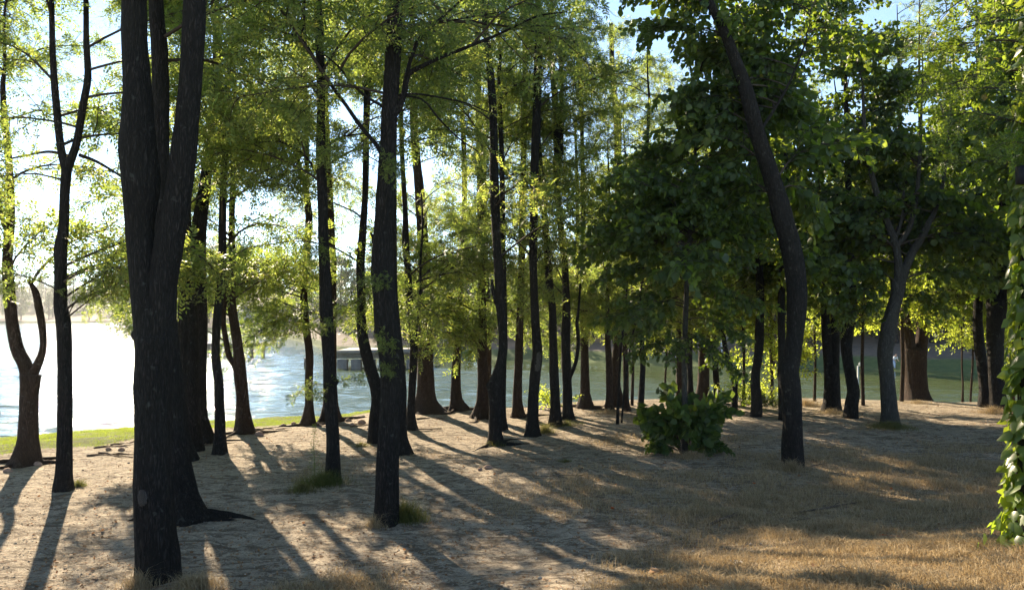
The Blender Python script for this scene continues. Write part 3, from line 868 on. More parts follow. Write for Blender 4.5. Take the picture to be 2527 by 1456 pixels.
# ------------------------------------------------------------------ the grove, trunk by trunk (columns and rows of the photograph at 2527 px wide)
def build_grove():
    T = tree
    # --- left edge, lake side
    T('far left tree forking low into a U, roots spread by the green grass', [(65, 1148, 66), (70, 1080, 46), (72, 980, 40), (76, 925, 46)],
      [dict(p=[(70, 935, 34), (62, 900, 32), (42, 860, 30), (29, 790, 27), (22, 710, 26), (19, 640, 23), (24, 565, 22), (27, 500, 18), (22, 400, 16), (12, 300, 14), (7, 215, 12), (12, 160, 8)], up=11.5),
       dict(p=[(80, 925, 26), (90, 905, 22), (101, 880, 18), (107, 850, 15), (103, 800, 17), (95, 755, 18), (88, 722, 15), (70, 690, 8)]),
       dict(p=[(20, 575, 14), (6, 540, 11), (-4, 480, 9), (-10, 380, 8)], up=9)],
      H=0, zlow=3.6, nb=20, bark='redbark', flare=.8, roots=4, fh=.2)
    T('slim tree on bare soil at left, its trunk splitting into a high Y', [(155, 1210, 44), (158, 1150, 37), (160, 1050, 34), (160, 900, 32), (157, 800, 33), (150, 750, 28), (150, 650, 27), (150, 615, 29), (157, 560, 23), (160, 480, 22), (165, 415, 25)],
      [dict(p=[(163, 420, 20), (155, 390, 19), (147, 340, 18), (138, 250, 17), (131, 150, 14), (128, 50, 13), (127, -60, 11)], up=12),
       dict(p=[(167, 420, 20), (175, 395, 20), (190, 350, 18), (205, 260, 17), (217, 190, 16), (213, 100, 14), (212, 0, 12), (208, -110, 10)], up=12.5),
       dict(p=[(165, 385, 9), (120, 375, 7), (60, 385, 5), (0, 398, 4)], d=[15, 15.1, 15.3, 15.5]),
       dict(p=[(196, 383, 9), (240, 400, 7), (300, 436, 5)])],
      H=0, zlow=4.6, nb=20, flare=.35, knobs=())
    # --- the big pair
    T('massive dark tree nearest the camera at left, forked in two with a burl', [(391, 1425, 104), (390, 1377, 98), (384, 1300, 90), (379, 1177, 86), (378, 1027, 82), (381, 900, 84), (386, 830, 88)],
      [dict(p=[(380, 860, 82), (368, 760, 76), (358, 700, 70), (347, 600, 64), (345, 550, 66), (347, 450, 88), (338, 360, 86), (339, 225, 68), (332, 100, 60), (331, 0, 58), (330, -90, 52)], up=13),
       dict(p=[(395, 860, 72), (398, 760, 70), (400, 700, 70), (417, 600, 68), (436, 500, 62), (452, 375, 60), (468, 225, 55), (478, 80, 54), (480, 0, 52), (484, -90, 46)], up=13.5)],
      H=0, zlow=8.2, nb=14, flare=.16, scars=[(372, 1216, 26, 44, 'scar')], knobs=[(345, 826, 21), (302, 372, 12)], sc=(1.2, 1.6))
    T('wide based dark tree standing close behind the massive forked tree', [(462, 1282, 96), (446, 1225, 80), (432, 1150, 72), (424, 1050, 70), (416, 930, 64), (408, 820, 54), (402, 650, 46), (398, 500, 42), (396, 350, 40), (396, 200, 38), (392, 100, 36), (385, 0, 33)],
      H=14, zlow=6.6, nb=14, flare=.32, fh=.3, lobes=4, rootdirs=[(-.12, .55, .08), (.5, .9, .10), (2.9, .8, .10)], sc=(1.2, 1.5))
    T('dark straight trunk just right of the massive tree, with a pale web line', [(478, 1112, 48), (470, 1030, 45), (468, 900, 46), (468, 800, 44), (466, 727, 40), (461, 620, 32), (458, 520, 26), (462, 380, 20), (470, 250, 16)],
      H=13, zlow=5.0, nb=16, bark='bark', flare=.5)
    T('taller trunk leaning right behind the dark straight one', [(506, 1092, 44), (495, 1030, 34), (493, 930, 30), (494, 800, 34), (489, 650, 36), (492, 550, 34), (506, 450, 28), (518, 350, 24), (532, 200, 22), (537, 100, 22), (530, 0, 19)],
      H=14, zlow=4.4, nb=20, flare=.6, roots=2)
    T('half hidden trunk whose foot shows right of the wide based tree', [(466, 1136, 40), (450, 1060, 30), (446, 950, 26), (448, 850, 24), (452, 700, 22), (448, 500, 18)], H=11, zlow=5.0, nb=9, flare=.7)
    T('thin dark trunk with a slight S bend, left of the two stem tree', [(543, 1118, 34), (543, 1060, 26), (541, 990, 23), (539, 942, 22), (532, 877, 20), (535, 802, 20), (542, 727, 20), (548, 650, 20), (549, 550, 17), (552, 450, 15), (557, 350, 14), (564, 200, 12), (569, 100, 11), (577, 20, 10)],
      H=13, zlow=4.2, nb=18, flare=.5)
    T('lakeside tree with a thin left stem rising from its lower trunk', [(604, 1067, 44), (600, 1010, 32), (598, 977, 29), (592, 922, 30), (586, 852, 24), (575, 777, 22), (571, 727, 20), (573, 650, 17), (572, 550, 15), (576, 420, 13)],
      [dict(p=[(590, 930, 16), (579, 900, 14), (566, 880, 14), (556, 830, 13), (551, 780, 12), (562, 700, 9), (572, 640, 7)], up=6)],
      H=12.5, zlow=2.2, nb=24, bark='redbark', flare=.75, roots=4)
    T('slim lakeside trunk with high double stem at the end of the grass strip', [(759, 1050, 40), (763, 1000, 21), (762, 950, 19), (764, 877, 20), (757, 820, 19), (752, 777, 19), (750, 727, 18), (754, 650, 17), (763, 550, 18), (759, 500, 17), (753, 450, 18)],
      [dict(p=[(753, 455, 13), (743, 425, 11), (735, 390, 11), (730, 300, 10), (727, 150, 9)], up=12),
       dict(p=[(755, 455, 13), (757, 400, 12), (756, 300, 11), (752, 200, 10), (748, 60, 9)], up=13)],
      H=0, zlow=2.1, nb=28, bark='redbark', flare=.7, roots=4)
    T('dark knobbly trunk ringed by a green grass tuft, left of centre', [(821, 1187, 37), (822, 1130, 33), (822, 1077, 31), (817, 1000, 31), (814, 950, 31), (811, 877, 29), (805, 777, 32), (803, 700, 29), (798, 600, 26), (796, 500, 25), (792, 400, 24), (792, 300, 20), (792, 200, 21), (789, 100, 22), (784, 0, 20)],
      [dict(p=[(796, 380, 9), (820, 350, 7), (860, 335, 5), (900, 330, 3)]), dict(p=[(790, 430, 9), (765, 400, 7), (740, 375, 6), (690, 350, 4), (640, 352, 3)])],
      H=13, zlow=5.2, nb=18, flare=.22, knobs=[(825, 942, 11), (832, 1082, 7)])
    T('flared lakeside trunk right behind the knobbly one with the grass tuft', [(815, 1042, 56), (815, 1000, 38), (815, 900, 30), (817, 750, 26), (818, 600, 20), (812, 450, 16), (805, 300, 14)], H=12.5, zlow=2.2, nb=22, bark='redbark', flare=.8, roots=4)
    T('dark S curved trunk leaning in against the left side of the centre tree', [(926, 1092, 36), (927, 1040, 32), (932, 990, 32), (928, 955, 31), (919, 927, 30), (905, 880, 29), (894, 827, 26), (891, 777, 21), (891, 727, 21), (890, 650, 22), (893, 600, 21), (900, 500, 16), (903, 400, 16), (904, 325, 16), (907, 200, 18), (905, 80, 18)],
      H=13.5, zlow=4.0, nb=18, flare=.3, knobs=[(886, 622, 12)])
    T('tall dark centre tree with long high limbs and a dry grass tuft', [(951, 1292, 62), (954, 1227, 57), (956, 1127, 54), (961, 1027, 52), (966, 960, 54), (964, 880, 60), (955, 800, 62), (948, 727, 61), (943, 650, 55), (948, 550, 46), (953, 450, 42), (959, 350, 40), (963, 250, 40), (970, 150, 38), (973, 50, 36), (978, 0, 34), (984, -80, 30)],
      [dict(p=[(968, 290, 18), (983, 272, 17), (993, 245, 16), (999, 225, 15), (1006, 185, 15), (1040, 165, 11), (1081, 145, 10), (1130, 126, 9), (1181, 105, 9), (1220, 90, 7), (1262, 70, 6), (1330, 40, 5), (1400, 30, 3)]),
       dict(p=[(1004, 190, 11), (1010, 160, 10), (1031, 102, 9), (1055, 76, 8), (1081, 52, 7), (1131, 8, 6), (1180, -40, 5)]),
       dict(p=[(1079, 54, 4), (1120, 50, 4), (1180, 40, 3), (1250, 28, 3)]),
       dict(p=[(940, 378, 11), (931, 360, 11), (905, 330, 10), (881, 300, 10), (855, 262, 9), (831, 230, 9), (803, 190, 9), (781, 155, 8), (760, 120, 8), (741, 95, 7), (711, 84, 5), (681, 75, 5), (631, 55, 4)]),
       dict(p=[(952, 268, 8), (936, 258, 8), (905, 240, 7), (871, 210, 6), (840, 170, 5), (806, 140, 4), (770, 120, 3)]),
       dict(p=[(742, 96, 6), (750, 60, 5), (752, 0, 4), (746, -50, 4)]),
       dict(p=[(968, 238, 7), (1020, 232, 5), (1080, 240, 5), (1150, 255, 4), (1210, 280, 3)]),
       dict(p=[(965, 235, 6), (1040, 245, 5), (1080, 290, 5), (1130, 340, 4), (1180, 375, 3)]),
       dict(p=[(925, 600, 14), (921, 585, 9), (914, 574, 4)])],
      H=13, zlow=6.0, nb=22, flare=.18, sc=(1.0, 1.4))
    T('dark trunk close behind the right side of the centre tree', [(994, 1122, 44), (986, 1080, 40), (984, 1020, 38), (983, 950, 38), (977, 880, 38), (970, 800, 34), (965, 700, 30), (968, 500, 22)], H=12.5, zlow=5.0, nb=14, flare=.5)
    T('slim dark trunk just right of the centre tree with a thin side stem', [(1016, 1060, 28), (1014, 1020, 20), (1016, 977, 19), (1020, 900, 20), (1021, 840, 20), (1015, 777, 18), (1010, 727, 18), (1005, 650, 17), (1001, 600, 18), (1000, 520, 12), (993, 400, 12), (990, 300, 11), (988, 180, 10)],
      [dict(p=[(1022, 850, 8), (1030, 800, 7), (1037, 727, 7), (1038, 640, 6), (1043, 560, 5), (1040, 480, 4)])],
      H=12.5, zlow=2.9, nb=22, flare=.4)
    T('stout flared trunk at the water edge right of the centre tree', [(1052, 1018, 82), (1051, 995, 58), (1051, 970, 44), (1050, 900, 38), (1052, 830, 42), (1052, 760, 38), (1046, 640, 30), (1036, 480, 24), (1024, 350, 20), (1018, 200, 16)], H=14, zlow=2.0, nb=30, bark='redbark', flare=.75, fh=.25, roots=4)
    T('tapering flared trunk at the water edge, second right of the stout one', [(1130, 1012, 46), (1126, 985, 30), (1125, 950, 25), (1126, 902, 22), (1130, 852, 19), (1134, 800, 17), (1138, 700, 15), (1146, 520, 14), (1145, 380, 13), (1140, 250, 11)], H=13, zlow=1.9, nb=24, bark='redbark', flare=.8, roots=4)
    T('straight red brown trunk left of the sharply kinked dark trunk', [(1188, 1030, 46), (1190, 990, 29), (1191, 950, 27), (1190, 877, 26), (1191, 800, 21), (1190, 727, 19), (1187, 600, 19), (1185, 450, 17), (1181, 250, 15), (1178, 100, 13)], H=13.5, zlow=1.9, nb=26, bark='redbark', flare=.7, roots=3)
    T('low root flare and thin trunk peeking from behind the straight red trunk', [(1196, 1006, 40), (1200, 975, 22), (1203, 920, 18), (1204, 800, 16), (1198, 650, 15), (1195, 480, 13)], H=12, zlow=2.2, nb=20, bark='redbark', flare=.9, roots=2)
    T('dark trunk with a sharp kink and elbow knob above its foot', [(1225, 1097, 42), (1222, 1060, 32), (1222, 1010, 31), (1221, 977, 34), (1221, 952, 40), (1227, 927, 31), (1236, 895, 26), (1241, 860, 24), (1241, 820, 23), (1238, 777, 25), (1234, 727, 24), (1230, 660, 24), (1226, 600, 22), (1222, 500, 24), (1220, 425, 22), (1219, 350, 20), (1215, 250, 20), (1207, 150, 18), (1196, 50, 15)],
      [dict(p=[(1230, 760, 12), (1218, 725, 10), (1214, 690, 7)])], H=13.5, zlow=4.2, nb=18, flare=.45, knobs=[(1213, 952, 15)], roots=3)
    T('thin trunk shadowing the kinked dark trunk on its right', [(1240, 1060, 20), (1240, 1000, 16), (1242, 920, 15), (1245, 800, 14), (1241, 650, 14), (1240, 500, 13), (1238, 380, 12), (1232, 200, 10)], H=12, zlow=3.4, nb=14, flare=.5)
    T('straight slim trunk with pale bark flecks between the kinked and twin trunks', [(1281, 1030, 34), (1277, 990, 24), (1277, 950, 22), (1280, 880, 20), (1283, 800, 18), (1285, 727, 17), (1287, 650, 17), (1289, 500, 16), (1293, 350, 14), (1295, 200, 14), (1296, 50, 12)], H=13.5, zlow=2.2, nb=24, bark='redbark', flare=.55, roots=2)
    T('tall dark trunk with a pale lichen patch at head height', [(1313, 1075, 38), (1315, 1027, 27), (1316, 977, 26), (1320, 930, 27), (1324, 895, 27), (1326, 870, 26), (1323, 827, 23), (1320, 780, 22), (1318, 727, 20), (1316, 650, 20), (1317, 550, 20), (1319, 450, 20), (1321, 350, 20), (1325, 250, 20), (1327, 170, 20), (1330, 75, 20), (1328, 0, 16)],
      H=14, zlow=4.0, nb=20, flare=.5, scars=[(1330, 878, 15, 34, 'scar'), (1327, 902, 17, 20, 'scar')])
    T('dark trunk leaning left to cross behind the lichen patched one', [(1371, 1050, 34), (1370, 1010, 26), (1369, 977, 24), (1366, 877, 21), (1364, 777, 19), (1359, 727, 18), (1352, 650, 17), (1345, 550, 16), (1336, 450, 15), (1332, 380, 12)], H=10, zlow=3.6, nb=10, flare=.4)
    T('dark trunk with a curved side stem rising from its right flank', [(1401, 1035, 30), (1400, 1000, 23), (1400, 950, 23), (1397, 877, 23), (1396, 840, 23), (1398, 777, 20), (1397, 727, 18), (1393, 650, 17), (1388, 600, 17), (1378, 500, 15), (1374, 440, 17), (1375, 350, 18), (1370, 250, 16), (1362, 150, 13), (1358, 50, 12)],
      [dict(p=[(1402, 942, 10), (1410, 922, 10), (1419, 900, 9), (1425, 870, 9), (1427, 830, 9), (1424, 800, 9), (1428, 760, 6), (1432, 700, 5)]),
       dict(p=[(1378, 430, 12), (1384, 380, 11), (1386, 250, 11), (1384, 120, 9)], up=11)], H=12.5, zlow=3.3, nb=22, flare=.35)
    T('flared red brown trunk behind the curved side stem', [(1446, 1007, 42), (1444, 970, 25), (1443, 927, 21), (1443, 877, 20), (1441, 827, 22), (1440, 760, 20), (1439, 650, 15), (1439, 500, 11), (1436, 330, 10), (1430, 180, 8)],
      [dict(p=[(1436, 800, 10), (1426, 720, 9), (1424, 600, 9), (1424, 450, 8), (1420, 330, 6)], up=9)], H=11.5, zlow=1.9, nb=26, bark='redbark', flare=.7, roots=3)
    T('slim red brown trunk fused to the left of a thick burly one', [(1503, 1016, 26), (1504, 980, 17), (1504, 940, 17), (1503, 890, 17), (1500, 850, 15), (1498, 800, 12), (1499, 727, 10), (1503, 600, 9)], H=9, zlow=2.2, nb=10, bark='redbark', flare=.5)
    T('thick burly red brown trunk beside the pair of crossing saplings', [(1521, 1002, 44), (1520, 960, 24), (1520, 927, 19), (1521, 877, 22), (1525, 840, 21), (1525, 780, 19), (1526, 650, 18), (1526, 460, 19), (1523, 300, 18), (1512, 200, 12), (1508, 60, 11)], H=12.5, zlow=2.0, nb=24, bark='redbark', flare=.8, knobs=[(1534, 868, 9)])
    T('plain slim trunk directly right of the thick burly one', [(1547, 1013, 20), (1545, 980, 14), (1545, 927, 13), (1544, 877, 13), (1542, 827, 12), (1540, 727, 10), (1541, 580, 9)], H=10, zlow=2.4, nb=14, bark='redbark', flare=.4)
    T('left one of the two crossing dark saplings, nearly upright', [(1524, 1046, 8), (1526, 980, 7), (1530, 900, 6), (1536, 827, 6), (1543, 770, 5), (1547, 700, 5), (1549, 640, 3)], H=0, zlow=4.2, nb=4, flare=.2, name='sapling', group='pair of crossing saplings', sc=(.4, .6), cat='sapling')
    T('right one of the two crossing dark saplings, a thin pole leaning right', [(1534, 1043, 5), (1542, 950, 5), (1557, 850, 5), (1570, 785, 4), (1580, 727, 4), (1588, 670, 3)], H=0, zlow=4.2, nb=3, flare=.1, name='sapling', group='pair of crossing saplings', sc=(.4, .6), cat='sapling')
    T('lone slender dark trunk left of the linden and its leafy suckers', [(1581, 1026, 20), (1582, 990, 16), (1585, 930, 14), (1586, 900, 14), (1584, 850, 13), (1585, 780, 12), (1585, 640, 11), (1590, 500, 9), (1600, 300, 8)], H=11.5, zlow=3.0, nb=18, flare=.35)
    # --- behind the linden
    T('red brown trunk just left of the linden stem', [(1676, 992, 18), (1676, 940, 14), (1675, 880, 13), (1676, 800, 12), (1680, 650, 11)], H=11, zlow=2.4, nb=16, bark='redbark', flare=.4)
    T('dark trunk just right of the linden stem', [(1703, 1005, 20), (1703, 940, 14), (1702, 880, 13), (1703, 800, 12), (1708, 650, 11)], H=11, zlow=2.9, nb=16, flare=.4)
    T('broad sunlit red brown trunk by the water, right of the linden', [(1732, 990, 40), (1735, 950, 29), (1737, 890, 27), (1739, 840, 26), (1742, 760, 22), (1746, 620, 18)], H=12, zlow=2.2, nb=22, bark='redbark', flare=.55, roots=1)
    T('dark trunk tapering upward right beside the broad sunlit one', [(1772, 992, 17), (1768, 940, 15), (1764, 877, 14), (1761, 800, 13), (1757, 680, 11)], H=11, zlow=2.4, nb=16, flare=.25)
    T('bowed trunk curving left above a bend, near the sunlit shrub', [(1812, 1012, 16), (1813, 960, 15), (1812, 932, 15), (1801, 902, 14), (1790, 862, 12), (1784, 810, 10), (1781, 740, 9), (1776, 620, 8)], H=9.5, zlow=2.4, nb=16, flare=.3)
    T('dark wavy trunk halfway between the sunlit shrub and the big leaning tree', [(1866, 1028, 28), (1867, 990, 26), (1864, 950, 24), (1865, 920, 21), (1871, 880, 20), (1874, 827, 22), (1876, 727, 20), (1873, 640, 18), (1871, 480, 16), (1868, 320, 13)], H=12, zlow=4.0, nb=18, kind='broad', flare=.25)
    # --- the leaning tree
    T('big dark tree leaning left with a swollen bend, right of centre', [(1956, 1150, 52), (1956, 1100, 47), (1956, 1027, 45), (1955, 977, 45), (1947, 940, 52), (1945, 915, 50), (1954, 877, 42), (1961, 827, 41), (1965, 777, 44), (1966, 727, 46), (1962, 670, 48), (1950, 600, 50), (1936, 550, 48), (1924, 500, 45), (1905, 440, 42), (1885, 380, 39), (1867, 325, 37), (1848, 250, 34), (1834, 200, 32), (1820, 160, 29), (1796, 100, 25), (1773, 50, 21), (1748, 0, 19), (1712, -80, 16)],
      [dict(p=[(1935, 1152, 12), (1932, 1110, 9), (1933, 1060, 6), (1938, 1020, 4)]),
       dict(p=[(1870, 330, 9), (1905, 280, 7), (1950, 200, 6), (1990, 100, 5)], up=9)],
      H=11.5, zlow=5.2, nb=40, flare=.15, kind='broad', azb=(.2, 2.95))
    T('dark trunk mostly hidden behind the big leaning tree', [(1938, 1035, 30), (1932, 960, 22), (1929, 850, 18), (1928, 760, 18), (1932, 600, 15), (1940, 420, 12)], H=12, zlow=3.6, nb=16, kind='broad', flare=.3)
    T('close set double trunk, its left stem ending in a cut stub', [(2052, 1013, 44), (2054, 960, 38), (2053, 900, 34)],
      [dict(p=[(2046, 960, 22), (2044, 900, 22), (2040, 830, 24), (2036, 780, 20), (2033, 700, 17), (2030, 600, 15)], up=10), dict(p=[(2062, 960, 20), (2061, 900, 20), (2060, 830, 24), (2060, 780, 20), (2062, 680, 17), (2066, 560, 14)], up=11)],
      H=0, zlow=2.9, nb=22, flare=.3, kind='fine')
    T('wavy dark trunk next to the pale post in the lake', [(2099, 1030, 34), (2102, 995, 31), (2106, 967, 28), (2100, 930, 27), (2092, 890, 25), (2089, 850, 26), (2093, 800, 31), (2099, 765, 29), (2100, 727, 24), (2098, 650, 20), (2095, 520, 16)], H=14.5, zlow=3.6, nb=30, kind='broad', flare=.2)
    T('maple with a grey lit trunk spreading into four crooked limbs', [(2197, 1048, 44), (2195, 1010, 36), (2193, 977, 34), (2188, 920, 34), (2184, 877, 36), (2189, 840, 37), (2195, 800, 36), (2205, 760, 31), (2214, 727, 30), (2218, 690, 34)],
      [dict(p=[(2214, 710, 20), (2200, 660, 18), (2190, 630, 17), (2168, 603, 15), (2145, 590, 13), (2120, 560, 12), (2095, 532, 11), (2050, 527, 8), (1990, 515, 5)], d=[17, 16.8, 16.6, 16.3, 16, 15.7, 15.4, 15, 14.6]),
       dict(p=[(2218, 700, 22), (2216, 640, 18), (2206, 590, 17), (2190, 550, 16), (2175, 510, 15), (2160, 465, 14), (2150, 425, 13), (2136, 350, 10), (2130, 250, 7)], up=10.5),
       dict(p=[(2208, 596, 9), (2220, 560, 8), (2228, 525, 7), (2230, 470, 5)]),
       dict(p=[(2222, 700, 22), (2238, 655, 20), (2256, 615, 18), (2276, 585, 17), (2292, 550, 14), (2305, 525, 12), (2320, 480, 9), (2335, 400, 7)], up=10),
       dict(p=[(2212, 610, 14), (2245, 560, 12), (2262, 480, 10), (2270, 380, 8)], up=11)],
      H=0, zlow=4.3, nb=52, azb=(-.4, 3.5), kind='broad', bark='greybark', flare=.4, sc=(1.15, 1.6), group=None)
    T('thick red brown tree forking low into two stems on the sandy bank', [(2263, 988, 68), (2262, 960, 52), (2259, 927, 50), (2258, 885, 52), (2259, 862, 54)],
      [dict(p=[(2249, 880, 30), (2241, 827, 27), (2234, 777, 23), (2230, 700, 20), (2226, 600, 16)], up=14.5), dict(p=[(2269, 880, 30), (2276, 827, 27), (2278, 752, 23), (2277, 700, 19), (2276, 630, 15)], up=15)],
      H=0, zlow=3.0, nb=44, bark='redbark', flare=.35, kind='fine')
    T('left trunk of the dark pair at right, bowed to the left', [(2430, 1004, 30), (2430, 970, 27), (2427, 927, 25), (2419, 870, 24), (2414, 820, 24), (2413, 770, 21), (2415, 700, 20), (2415, 600, 18), (2416, 480, 16)], H=15.5, zlow=3.8, nb=32, kind='broad', flare=.3)
    T('right trunk of the dark pair at right, splitting into two tight stems', [(2464, 1012, 40), (2462, 980, 36), (2459, 927, 34), (2457, 877, 36), (2456, 830, 40), (2459, 780, 42), (2460, 740, 44)],
      [dict(p=[(2452, 760, 20), (2449, 700, 18), (2447, 600, 16), (2444, 450, 14)], up=11), dict(p=[(2466, 760, 28), (2470, 700, 27), (2471, 600, 26), (2472, 500, 24), (2474, 350, 20)], up=12)],
      H=0, zlow=4.4, nb=24, kind='broad', flare=.25)
    # --- linden with suckers
    t, B, ax = T('young linden, slim grey stem rising from a leafy ring of suckers', [(1690, 1118, 17), (1690, 1050, 15), (1689, 950, 14), (1689, 850, 13), (1693, 740, 13), (1698, 640, 12), (1706, 540, 11), (1712, 440, 9), (1718, 330, 7)],
      [dict(p=[(1697, 625, 6), (1680, 600, 5), (1640, 585, 4), (1600, 575, 3)]), dict(p=[(1695, 645, 6), (1670, 620, 4), (1650, 600, 3)]), dict(p=[(1700, 610, 5), (1712, 585, 4), (1712, 550, 3)])],
      H=12.5, zlow=3.9, nb=46, kind='broad', bark='greybark', flare=.1, sc=(.95, 1.3), group=None)
    rng = np.random.default_rng(77)
    # hand placed tiers of the linden: (x, y, pitch, azimuth, scale)
    for (x, y, az, pi_, s) in [(1690, 840, 2.9, -.1, .7), (1690, 850, -.3, -.35, .72), (1690, 835, 4.4, -.3, .6), (1690, 825, 5.3, -.3, .6), (1692, 760, 3.3, .0, 1.0), (1692, 750, 3.7, .05, 1.05), (1692, 745, 2.8, .0, .8), (1693, 735, -.35, -.1, .9),
                             (1694, 720, 5.0, -.1, .7), (1695, 690, 3.2, .25, 1.1), (1696, 670, 3.6, .3, 1.1), (1697, 660, -.5, .1, .8), (1698, 640, 4.6, .1, .9), (1700, 610, 3.0, .35, 1.2), (1702, 590, 3.9, .3, 1.1), (1704, 560, -.3, .3, .9),
                             (1706, 540, 3.3, .35, 1.1), (1708, 520, 4.9, .3, .9), (1710, 480, 3.1, .4, 1.1), (1690, 800, 3.5, -.05, .8), (1690, 790, 5.6, -.1, .75), (1691, 770, .3, 0, .7)]:
        inst_bough(t, B, at(x, y, B.y), az, pi_, s, 'broad', rng)
    for (ti, lst) in [(9, [(757, 800, 3.3, -.1, 1.0), (756, 770, 3.0, .0, 1.15), (757, 740, 3.5, .1, 1.2), (760, 700, 2.8, .1, 1.2), (764, 790, -.3, -.1, .9), (760, 820, 3.6, -.3, .8), (756, 730, 4.0, .0, 1.1), (757, 690, 3.2, .2, 1.2)]),
                       (13, [(962, 850, -1.5, .1, .30), (960, 900, -1.2, -.2, .22), (955, 720, -1.9, .2, .3), (950, 430, -1.5, .1, .4), (950, 410, -2.6, .1, .5)]),
                       (10, [(815, 955, -.4, .1, .32), (815, 950, 3.4, .0, .34), (812, 975, -1.6, .1, .26), (804, 800, -1.4, .0, .35), (799, 640, -1.7, .1, .4), (793, 420, -1.2, .2, .5)]),
                       (8, [(576, 770, 3.5, .1, .8), (574, 740, -.2, .2, 1.1), (573, 710, .3, .15, 1.2), (575, 760, 2.7, .0, .8), (573, 690, -.5, .2, 1.2)]),
                       (1, [(160, 800, -.1, .75, .55), (158, 790, .25, .35, .8), (154, 770, -.2, .3, 1.0), (152, 740, .1, .3, 1.1), (150, 720, 3.2, .2, .8), (150, 700, -.3, .1, 1.2), (150, 690, .5, .2, 1.3), (151, 660, -.1, .1, 1.3)]),
                       (5, [(494, 800, 3.3, -.1, .9), (493, 770, 2.9, .0, 1.1), (490, 740, 3.7, .1, 1.1)])]:
        t, B, ax = TREES[ti]
        for (x, y, az, pi_, s) in lst: inst_bough(t, B, at(x, y, B.y), az, pi_, s, 'fine', rng, rng.normal(0, .3))
    # maple: lower skirts of leaves
    t, B, ax = [q for q in TREES if 'maple' in q[0]['label']][0]
    for (x, y, az, pi_, s) in [(2214, 727, 3.3, .1, 1.2), (2230, 690, -.3, .1, 1.2), (2216, 700, 3.6, .3, 1.3), (2205, 760, 3.0, -.2, .9), (2212, 740, .4, .0, 1.1)]:
        inst_bough(t, B, at(x, y, B.y), az, pi_, s, 'broad', rng)

def outside_trees():
    # trees beyond the right edge of the frame whose crowns close the upper right corner
    for lab, x, y, k in [('broad leaved tree beyond the right frame edge, behind the ivy trunk', 2680, 1080, 'broad'), ('second broad leaved tree beyond the right frame edge, farther back', 2620, 1010, 'broad'), ('third broad leaved tree beyond the right edge, standing farthest right', 2900, 1040, 'broad'),
                       ('tree beyond the left frame edge on the lake bank', -160, 1150, 'fine')]:
        tree(lab, [(x, y, 34), (x + 4, y - 150, 30), (x - 5, y - 350, 26), (x, y - 600, 22), (x + 6, y - 850, 18)], H=16, zlow=3.8, nb=40, kind=k, sc=(1.2, 1.7), flare=.3)

def suckers():
    """ring of linden shoots around the young linden's foot"""
    rng = np.random.default_rng(5)
    B = on_ground(1694, 1122)
    t = thing('sucker_bush', 'leafy bush of linden suckers around the young linden stem', 'bush', B)
    for k in range(22):
        az = rng.uniform(0, 2 * PI); p = B + Vector((math.cos(az) * .12, math.sin(az) * .12, rng.uniform(.0, .35)))
        inst_bough(t, B, p, az, rng.uniform(.8, 1.5), rng.uniform(.42, .66), 'sucker', rng, rng.normal(0, .3))
    for k in range(8):
        az = rng.uniform(-.6, .6) + (PI if k % 2 else 0); p = B + Vector((math.cos(az) * .2, math.sin(az) * .2, .1))
        inst_bough(t, B, p, az, rng.uniform(.0, .45), rng.uniform(.26, .38), 'sucker', rng)

